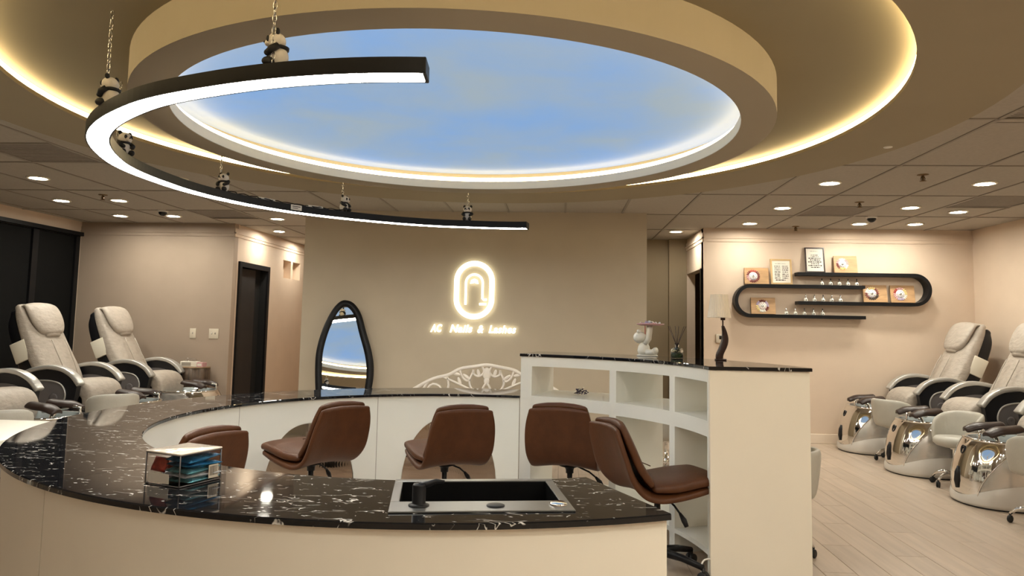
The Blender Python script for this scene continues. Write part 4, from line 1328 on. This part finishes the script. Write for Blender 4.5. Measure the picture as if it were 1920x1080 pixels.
def make_bottle():
    t = thing('polish_bottle', '', 'bottle', (0, 0, 0))
    obj('flask', MB().lathe([(.0001, 0), (.020, 0), (.023, .004), (.023, .028), (.016, .038), (.009, .042), (.0001, .042)], 14, cap=False), M['porcelain'], t)
    obj('cap', MB().lathe([(.010, .042), (.008, .050), (.0055, .085), (.0001, .087)], 12, cap=False), M['steel'], t)
    obj('sticker', MB().box((0, -.0235, .017), (.012, .001, .014)), M['ink'], t)
    return t
BT = [(3.335 + k * .108, Z2, 'between the dark framed list and left loop') for k in range(5)] + [(3.13 + k * .108, Z3, 'middle') for k in range(5)] + [(2.885 + k * .113, Z4, 'low') for k in range(5)]
ORD = ['first', 'second', 'third', 'fourth', 'fifth']
ROWN = ['upper bottle row', 'middle bottle row', 'lowest bottle row']
bt0 = make_bottle()
for i, (x, z, _) in enumerate(BT):
    lb = '%s white polish bottle counted from the window side in the %s' % (ORD[i % 5], ROWN[i // 5])
    loc = (x, YW - .085, z + .0215)
    if i == 0: bt0.location = loc; bt0['label'] = lb; bt0['group'] = 'polish bottles on the wall shelf'; tgt = bt0
    else:
        tgt = dup(bt0, loc, 0, lb)

# ------------------------------------------------------------ clear box with packets
BX = (-1.381, 2.6135); BA = R(-20.9)
bx = thing('acrylic_box', 'clear acrylic lidded box full of foil packets on the marble worktop', 'box', (*BX, .816), BA)
bw, bd_, bh = .172, .184, .112
b = MB()
tk = .003
b.box((0, 0, tk / 2 + .001), (bw, bd_, tk))
for s in (-1, 1):
    b.box((s * (bw / 2 - tk / 2), 0, bh / 2), (tk, bd_, bh - .002)); b.box((0, s * (bd_ / 2 - tk / 2), bh / 2), (bw - 2 * tk, tk, bh - .002))
obj('body', b, M['acrylic'], bx)
obj('lid', MB().rbox((0, 0, bh + .004), (bw + .006, bd_ + .006, .007), .002, 1), mat('frosted_lid', (0.80, 0.72, 0.60), 0.15, noise=.02, coat=.5), bx)
b = MB()
for z in (.0035, bh):
    b.tube([(sx * bw / 2, sy * bd_ / 2, z) for sx, sy in ((-1, -1), (1, -1), (1, 1), (-1, 1))], .0022, 6, closed=True)
for sx in (-1, 1):
    for sy in (-1, 1): b.tube([(sx * bw / 2, sy * bd_ / 2, .003), (sx * bw / 2, sy * bd_ / 2, bh)], .0022, 6)
obj('edges', b, M['grey_panel'], bx)
obj('label_card', MB().box((-.018, -bd_ / 2 - .0008, .026), (.105, .001, .034)), M['paper'], bx)
b = MB().box((bw / 2 + .0008, .058, .036), (.001, .044, .048)); 
obj('barcode_card', b, M['plate'], bx)
b = MB()
for k in range(8): b.box((bw / 2 + .0016, .042 + k * .0046, .038), (.0008, random.choice((.0012, .002, .0028)), .034))
obj('barcode', b, M['ink'], bx)
def packet(mname, loc, rot, dims, lb):
    b = MB()
    nx, ny = 8, 6
    top = []; 
    vs = []; fs = []
    for sgn in (1, -1):
        for i in range(nx + 1):
            for j in range(ny + 1):
                u, v = i / nx * 2 - 1, j / ny * 2 - 1
                th = dims[2] * ((1 - u ** 4) * (1 - v ** 4)) ** .5 * (1 + .25 * math.sin(5 * u + 3 * v + sgn))
                vs.append((u * dims[0], v * dims[1], sgn * th * 1.15 + .0008 * sgn))
    o = (nx + 1) * (ny + 1)
    for q in range(2):
        for i in range(nx):
            for j in range(ny):
                a = q * o + i * (ny + 1) + j
                fs.append((a, a + 1, a + ny + 2, a + ny + 1))
    for i in range(nx):
        for j in (0, ny): fs.append((i * (ny + 1) + j, (i + 1) * (ny + 1) + j, o + (i + 1) * (ny + 1) + j, o + i * (ny + 1) + j))
    for j in range(ny):
        for i in (0, nx): fs.append((i * (ny + 1) + j, i * (ny + 1) + j + 1, o + i * (ny + 1) + j + 1, o + i * (ny + 1) + j))
    b.add(vs, fs, True)
    o_ = obj('foil_packet', b, M[mname], None)
    wx = BX[0] + loc[0] * math.cos(BA) - loc[1] * math.sin(BA); wy = BX[1] + loc[0] * math.sin(BA) + loc[1] * math.cos(BA)
    o_.location = (wx, wy, .816 + loc[2]); o_.rotation_euler = (rot[0], rot[1], rot[2] + BA)
    tag(o_, lb, 'packet', 'foil packets in the clear box')
packet('foil_teal', (.030, .02, .013), (0, .0, .1), (.056, .080, .0095), 'teal striped foil packet at the bottom of the clear box')
packet('foil_white', (.028, .02, .031), (0, .04, -.1), (.056, .078, .009), 'silvery white foil packet low in the clear box')
packet('foil_teal', (.030, .018, .048), (.03, .03, .05), (.056, .080, .0095), 'teal foil packet in the middle of the clear box stack')
packet('foil_blue', (.030, .02, .066), (-.04, .0, -.06), (.056, .080, .0095), 'dark blue foil packet near the top of the clear box')
packet('foil_blue', (.028, .018, .088), (.05, .06, .1), (.055, .078, .011), 'bright blue foil packet on top under the lid of the clear box')
packet('foil_red', (-.050, -.060, .066), (1.2, .1, .2), (.030, .026, .011), 'crumpled red sweet wrapper in the corner of the clear box')
packet('foil_white', (-.054, .01, .020), (.0, .1, .2), (.026, .05, .012), 'pale foil packet beside the stack in the clear box')
packet('foil_red', (-.052, .0, .052), (.1, .2, .8), (.024, .030, .010), 'reddish foil packet leaning in the clear box')

# ------------------------------------------------------------ things on the cabinet top
ZT = 1.200
KB = .88
# bear figure with a tray
be = thing('bear_figurine', 'white seated bear figurine holding a sweets tray above its head', 'figurine', (0.640, 5.56, ZT), R(-15))
be.scale = (.88, .88, .88)
obj('base', MB().rbox((.03, 0, .006), (.17, .10, .012), .005, 2), M['porcelain'], be)
obj('body', MB().lathe([(.0001, .010), (.045, .014), (.056, .045), (.048, .085), (.030, .118), (.0001, .125)], 24, cap=False), M['porcelain'], be)
obj('head', MB().ell((-.035, 0, .160), (.058, .056, .052), 20, 14).ell((-.062, 0, .185), (.020, .026, .018), 12, 8), M['porcelain'], be)
for s in (-1, 1):
    obj('ear', MB().ell((-.045, s * .040, .212), (.012, .017, .017), 12, 8), M['porcelain'], be)
    obj('leg', MB().tube([(.02, s * .032, .035), (.07, s * .036, .032), (.095, s * .036, .042)], [.027, .026, .03], 14).ell((.098, s * .036, .046), (.022, .027, .032), 12, 8), M['porcelain'], be)
    obj('arm', MB().tube([(.012, s * .030, .105), (.040, s * .034, .150), (.048, s * .030, .215), (.050, s * .024, .262)], [.020, .021, .020, .022], 12), M['porcelain'], be)
obj('tray_stem', MB().tube([(.012, 0, .12), (.010, 0, .262)], .004, 8), M['red'], be)
obj('tray', MB().lathe([(.0001, .262), (.085, .264), (.118, .274), (.120, .282), (.112, .280), (.080, .270), (.0001, .268)], 32, c=(.055, 0, 0), cap=False), M['pink'], be)
SWC = ['porcelain', 'lilac', 'foil_white', 'porcelain', 'pink', 'foil_white', 'porcelain', 'lilac', 'foil_white', 'porcelain', 'pink']
for k, mname in enumerate(SWC):
    a = k * 2.4; rr_ = .018 + .068 * math.sqrt(k / 11)
    b = MB().ell((0, 0, 0), (.016, .011, .009), 10, 7)
    for s in (-1, 1):
        b.lathe([(.002, 0), (.010, .012), (.0105, .013), (.002, .002)], 8, mtx=Matrix.Translation((s * .013, 0, 0)) @ Matrix.Rotation(s * PI / 2, 4, 'Y'), cap=False)
    lx, ly = KB * (.055 + rr_ * math.cos(a)), KB * rr_ * math.sin(a)
    ca, sa = math.cos(R(-15)), math.sin(R(-15))
    o = obj('wrapped_sweet', b, M[mname], None, (0.640 + lx * ca - ly * sa, 5.56 + lx * sa + ly * ca, ZT + KB * (.281 + (.012 if k < 3 else 0))), (.2 * math.sin(k), .3 * math.cos(k * 2), a * 1.7))
    o.scale = (KB, KB, KB)
    tag(o, 'small wrapped sweet lying on the pink tray held by the white bear', 'sweet', 'wrapped sweets on the bear tray')
# reed diffuser
rd = thing('reed_diffuser', 'square glass reed diffuser with dark sticks on the marble cabinet top', 'diffuser', (0.835, 5.22, ZT), R(20))
rd.scale = (.88, .88, .88)
b = MB()
prof = [(.046, 0), (.050, .004), (.050, .074), (.044, .084), (.020, .090), (.018, .098), (.018, .122), (.021, .124)]
inn = [(.014, .124), (.014, .098), (.016, .092), (.040, .080), (.045, .073), (.045, .010), (.0001, .010)]
b.lathe([(.0001, 0)] + prof + inn, 28, cap=False)
obj('bottle', b, M['glass'], rd)
obj('liquid', MB().lathe([(.0001, .0115), (.0435, .0115), (.0435, .045), (.0001, .045)], 24, cap=False), M['liquid'], rd)
b = MB()
for k in range(6):
    a = k * PI / 3 + .2
    b.tube([(.010 * math.cos(a + 2.6), .010 * math.sin(a + 2.6), .015), (.010 * math.cos(a), .010 * math.sin(a), .122), (.075 * math.cos(a), .075 * math.sin(a), .262)], .0026, 6)
obj('reeds', b, M['wood_dark'], rd)
b = MB()
for k in range(16):
    a = k * 2.4; z = .014 + .004 * k
    b.tube([(.0, .0, z), (.02 * math.cos(a), .02 * math.sin(a), z + .018), (.034 * math.cos(a), .034 * math.sin(a), z + .016)], [.0015, .005, .001], 6)
obj('sprig', b, mat('green_sprig', (.035, .06, .02), .6, noise=.3), rd)
# table lamp with wavy stem
tl = thing('table_lamp', 'table lamp with wavy dark wooden stem and pleated pale shade', 'table lamp', (1.128, 5.12, ZT))
tl.scale = (.84, .84, .84)
st_ = spline([(-.020, 0, .010), (-.016, 0, .05), (.010, 0, .11), (.026, 0, .17), (.024, 0, .225), (.010, 0, .285)], 30)
b = MB()
rings = []
for k, p in enumerate(st_):
    t = k / 29
    wd = .036 - .010 * abs(t - .45) - .020 * t ** 3
    rings.append([(p[0] + wd * math.copysign(abs(math.cos(q)) ** .7, math.cos(q)) * .95, .024 * math.copysign(abs(math.sin(q)) ** .7, math.sin(q)), p[2]) for q in [2 * PI * i / 16 for i in range(16)]])
obj('stem', b.loft(rings), M['wood_dark'], tl)
obj('foot', MB().rbox((-.010, 0, .006), (.085, .07, .012), .004, 2), M['wood_dark'], tl)
obj('neck', MB().lathe([(.006, .28), (.006, .335)], 10, c=(.010, 0, 0)).rbox((.010, 0, .345), (.034, .034, .028), .004, 2), M['wood_dark'], tl)
n = 72
rg = []
for z, r_ in ((.352, .094), (.42, .083), (.49, .073), (.545, .066)):
    rg.append([((r_ + (.003 if i % 2 else -.001)) * math.cos(2 * PI * i / n) - .02, (r_ + (.003 if i % 2 else -.001)) * math.sin(2 * PI * i / n), z) for i in range(n)])
for z, r_ in ((.545, .063), (.352, .090)):
    rg.append([(r_ * math.cos(2 * PI * i / n) - .02, r_ * math.sin(2 * PI * i / n), z) for i in range(n)])
rg.append(rg[0])
obj('lamp_shade', MB().loft(rg, caps=(False, False), smooth=False), M['lampshade'], tl)
# dried flowers lying on the shelf
fo = thing('dried_flowers', 'small bunch of dried dark lavender lying on the white cabinet shelf', 'flowers', (0.115, 5.74, .8835), R(-20))
fo.scale = (.85, .85, .85)
b = MB()
for k in range(16):
    a = -.7 + 1.4 * (k / 15); q = random.uniform(.05, .11)
    b.tube([(0, 0, .006), (q * .6 * math.cos(a), q * .6 * math.sin(a), .014 + .02 * random.random()), (q * math.cos(a), q * math.sin(a), .012 + .04 * random.random())], .0018, 5)
obj('stems', b, M['wood_dark'], fo)['kind'] = 'stuff'
b = MB()
for k in range(46):
    a = random.uniform(-.9, .9); q = random.uniform(.03, .13)
    b.ell((q * math.cos(a), q * math.sin(a), .010 + random.random() * .05 * (1 - abs(q - .07) / .1)), (.007, .006, .006), 6, 4)
obj('buds', b, M['lavender'], fo)['kind'] = 'stuff'
b = MB()
for k in range(18):
    a = random.uniform(-.9, .9); q = random.uniform(.02, .13)
    b.ell((q * math.cos(a), q * math.sin(a), .012 + random.random() * .05), (.005, .006, .005), 6, 4)
obj('petals', b, M['porcelain'], fo)['kind'] = 'stuff'

# ------------------------------------------------------------ wall fittings
def switch(x, wd, ht, n, lb):
    t = thing('light_switch', lb, 'switch', (x, YB, 1.225))
    obj('plate', MB().rbox((0, -.004, 0), (wd, .008, ht), .003, 2), M['plate'], t)
    for k in range(n):
        ox = (k - (n - 1) / 2) * .048
        obj('toggle', MB().rbox((ox, -.011, .004), (.010, .014, .024), .002, 1), M['steel'], t)
switch(-5.00, .085, .135, 1, 'narrow cream switch plate with one toggle on the back wall')
switch(-4.705, .135, .135, 2, 'wide cream switch plate with two toggles near the corridor corner')
th_ = thing('thermostat', 'white wall thermostat with dark display behind the wavy lamp', 'thermostat', (2.075, 9.48, 1.30))
obj('case', MB().rbox((0, -.013, 0), (.13, .026, .115), .008, 2), M['plate'], th_)
obj('display', MB().rbox((.012, -.0265, .012), (.07, .003, .045), .001, 1), M['sinkblack'], th_)
cbl = [(1.012 + .03 * math.sin(k / 3.0), 4.86 + .012 * math.cos(k / 2.0), .012 + .17 * math.sin(PI * min(1, k / 14)) ** 1.0 * (1 if k < 8 else 1)) for k in range(15)]
cbl = [(.850, 4.235, .006), (.822, 4.222, .03), (.808, 4.218, .075), (.822, 4.222, .112), (.848, 4.230, .122), (.866, 4.236, .118)]
tag(obj('power_cord', MB().tube(spline(cbl, 24), .005, 8), M['cable']), 'thin white cord looping out by the foot of the cabinet end panel', 'cord')

# ------------------------------------------------------------ stump table and boxes
su = thing('stump_table', 'round side table like a tree stump beside the last window side chair', 'side table', (-4.82, 9.30, 0))
n = 40
rg = []
for z, k in ((0, 1.05), (.04, 1.02), (.3, .98), (.6, 1.0), (.775, 1.02)):
    rg.append([((.168 * k + .006 * math.sin(7 * 2 * PI * i / n) + .004 * math.sin(17 * 2 * PI * i / n)) * math.cos(2 * PI * i / n), (.168 * k + .006 * math.sin(7 * 2 * PI * i / n)) * math.sin(2 * PI * i / n), z) for i in range(n)])
obj('trunk', MB().loft(rg), M['stump'], su)
obj('table_top', MB().lathe([(.0001, .775), (.172, .775), (.176, .782), (.172, .790), (.0001, .790)], 40, cap=False), mat('stump_top', (.26, .17, .10), .4, noise=.2, nscale=12), su)
tr = thing('tissue_box', 'pale patterned flat box lying on the stump table', 'box', (-4.885, 9.26, .790), .1)
obj('carton', MB().rbox((0, 0, .036), (.22, .12, .070), .004, 1, smooth=False), M['paper'], tr)
obj('print_band', MB().box((-.03, -.0608, .036), (.12, .001, .045)), M['grid'], tr)
obj('slot', MB().rbox((0, 0, .0715), (.13, .05, .003), .001, 1), M['grid'], tr)
t2 = thing('wipes_box', 'small reddish printed packet standing on the stump table', 'box', (-4.725, 9.25, .790), -.1)
obj('carton', MB().rbox((0, 0, .030), (.085, .10, .060), .003, 1, smooth=False), M['pink'], t2)
obj('print_band', MB().box((0, -.0508, .03), (.06, .001, .03)), M['paper'], t2)
gl = thing('eyeglasses', 'thin dark metal spectacles lying on the pale patterned box', 'spectacles', (-4.88, 9.25, .8625), .3)
b = MB()
for s in (-1, 1):
    b.tube([(s * .033 + .024 * math.cos(2 * PI * k / 18), 0, .020 + .018 * math.sin(2 * PI * k / 18)) for k in range(18)], .0018, 6, closed=True)
b.tube([(-.009, 0, .024), (.009, 0, .024)], .0018, 6)
obj('rims', b, M['steel'], gl)
for s in (-1, 1): obj('temple', MB().tube([(s * .057, 0, .024), (s * .058, .08, .022), (s * .056, .12, .004)], .0018, 6), M['steel'], gl)

# ------------------------------------------------------------ carved white bench
bn = thing('carved_bench', 'white carved scrollwork bench standing against the logo wall', 'bench', (-0.80, 7.92, 0))
def line3(P, r_=.011, k=40, closed=False): return MB().tube([(x, 0, z) for x, z in (spline(P, k) if not closed else closed_spline(P, k))], r_, 8, closed=closed)
Tz = .48
topc = [(-.86, .66), (-.62, .80), (-.42, .86), (-.30, .925), (-.14, .955), (0, .975), (.14, .955), (.30, .925), (.42, .86), (.62, .80), (.86, .66)]
obj('top_rail', line3(topc, .019, 60), M['bench'], bn)
obj('seat_board', MB().rbox((0, -.20, .44), (1.70, .46, .06), .015, 2), M['bench'], bn)
obj('cushion', MB().rbox((0, -.20, .505), (1.60, .42, .07), .03, 3), M['vinyl'], bn)
obj('lower_rail', MB().tube([(-.84, 0, .56), (.84, 0, .56)], .016, 8), M['bench'], bn)
for s in (-1, 1):
    obj('post', MB().tube([(s * .86, 0, 0), (s * .86, 0, .67)], .022, 10), M['bench'], bn)
    obj('leg', MB().tube([(s * .80, -.40, .42), (s * .84, -.41, .22), (s * .80, -.40, 0)], [.03, .024, .018], 10), M['bench'], bn)
    b = MB()
    for P in ([(.0, .56), (.10, .66), (.26, .74), (.40, .80), (.48, .83)], [(.02, .56), (.12, .60), (.24, .62), (.34, .60), (.40, .56)],
              [(.06, .56), (.16, .64), (.30, .69), (.38, .68), (.385, .65), (.36, .64)], [(.44, .84), (.42, .74), (.46, .64), (.54, .58), (.62, .60), (.66, .68), (.61, .75), (.53, .74), (.50, .68), (.54, .64), (.58, .66)],
              [(.64, .79), (.70, .70), (.72, .62), (.78, .60), (.82, .64)], [(.06, .965), (.03, .90), (.08, .85), (.14, .87), (.15, .92)], [(.0, .56), (.05, .66), (.03, .74), (.0, .78)],
              [(.15, .90), (.19, .80), (.17, .72), (.12, .68)], [(.30, .92), (.27, .84), (.22, .80), (.18, .81)]):
        b.tube([(s * x, 0, z) for x, z in spline(P, 22)], .0125, 6)
    obj('scroll', b, M['bench'], bn)
    for (x, z, a, L) in ((.22, .84, .6, .055), (.30, .79, 1.2, .05), (.34, .87, .2, .05), (.58, .665, .8, .03), (.09, .885, 1.3, .045), (.45, .60, .3, .04)):
        obj('leaf', MB().ell((s * x, 0, z), (L, .010, .018), 12, 8, rot=Matrix.Rotation(-a * s, 3, 'Y')), M['bench'], bn)
b = MB().ell((0, 0, .88), (.05, .012, .07), 14, 8).ell((0, 0, .80), (.032, .012, .05), 12, 8)
obj('crest', b, M['bench'], bn)
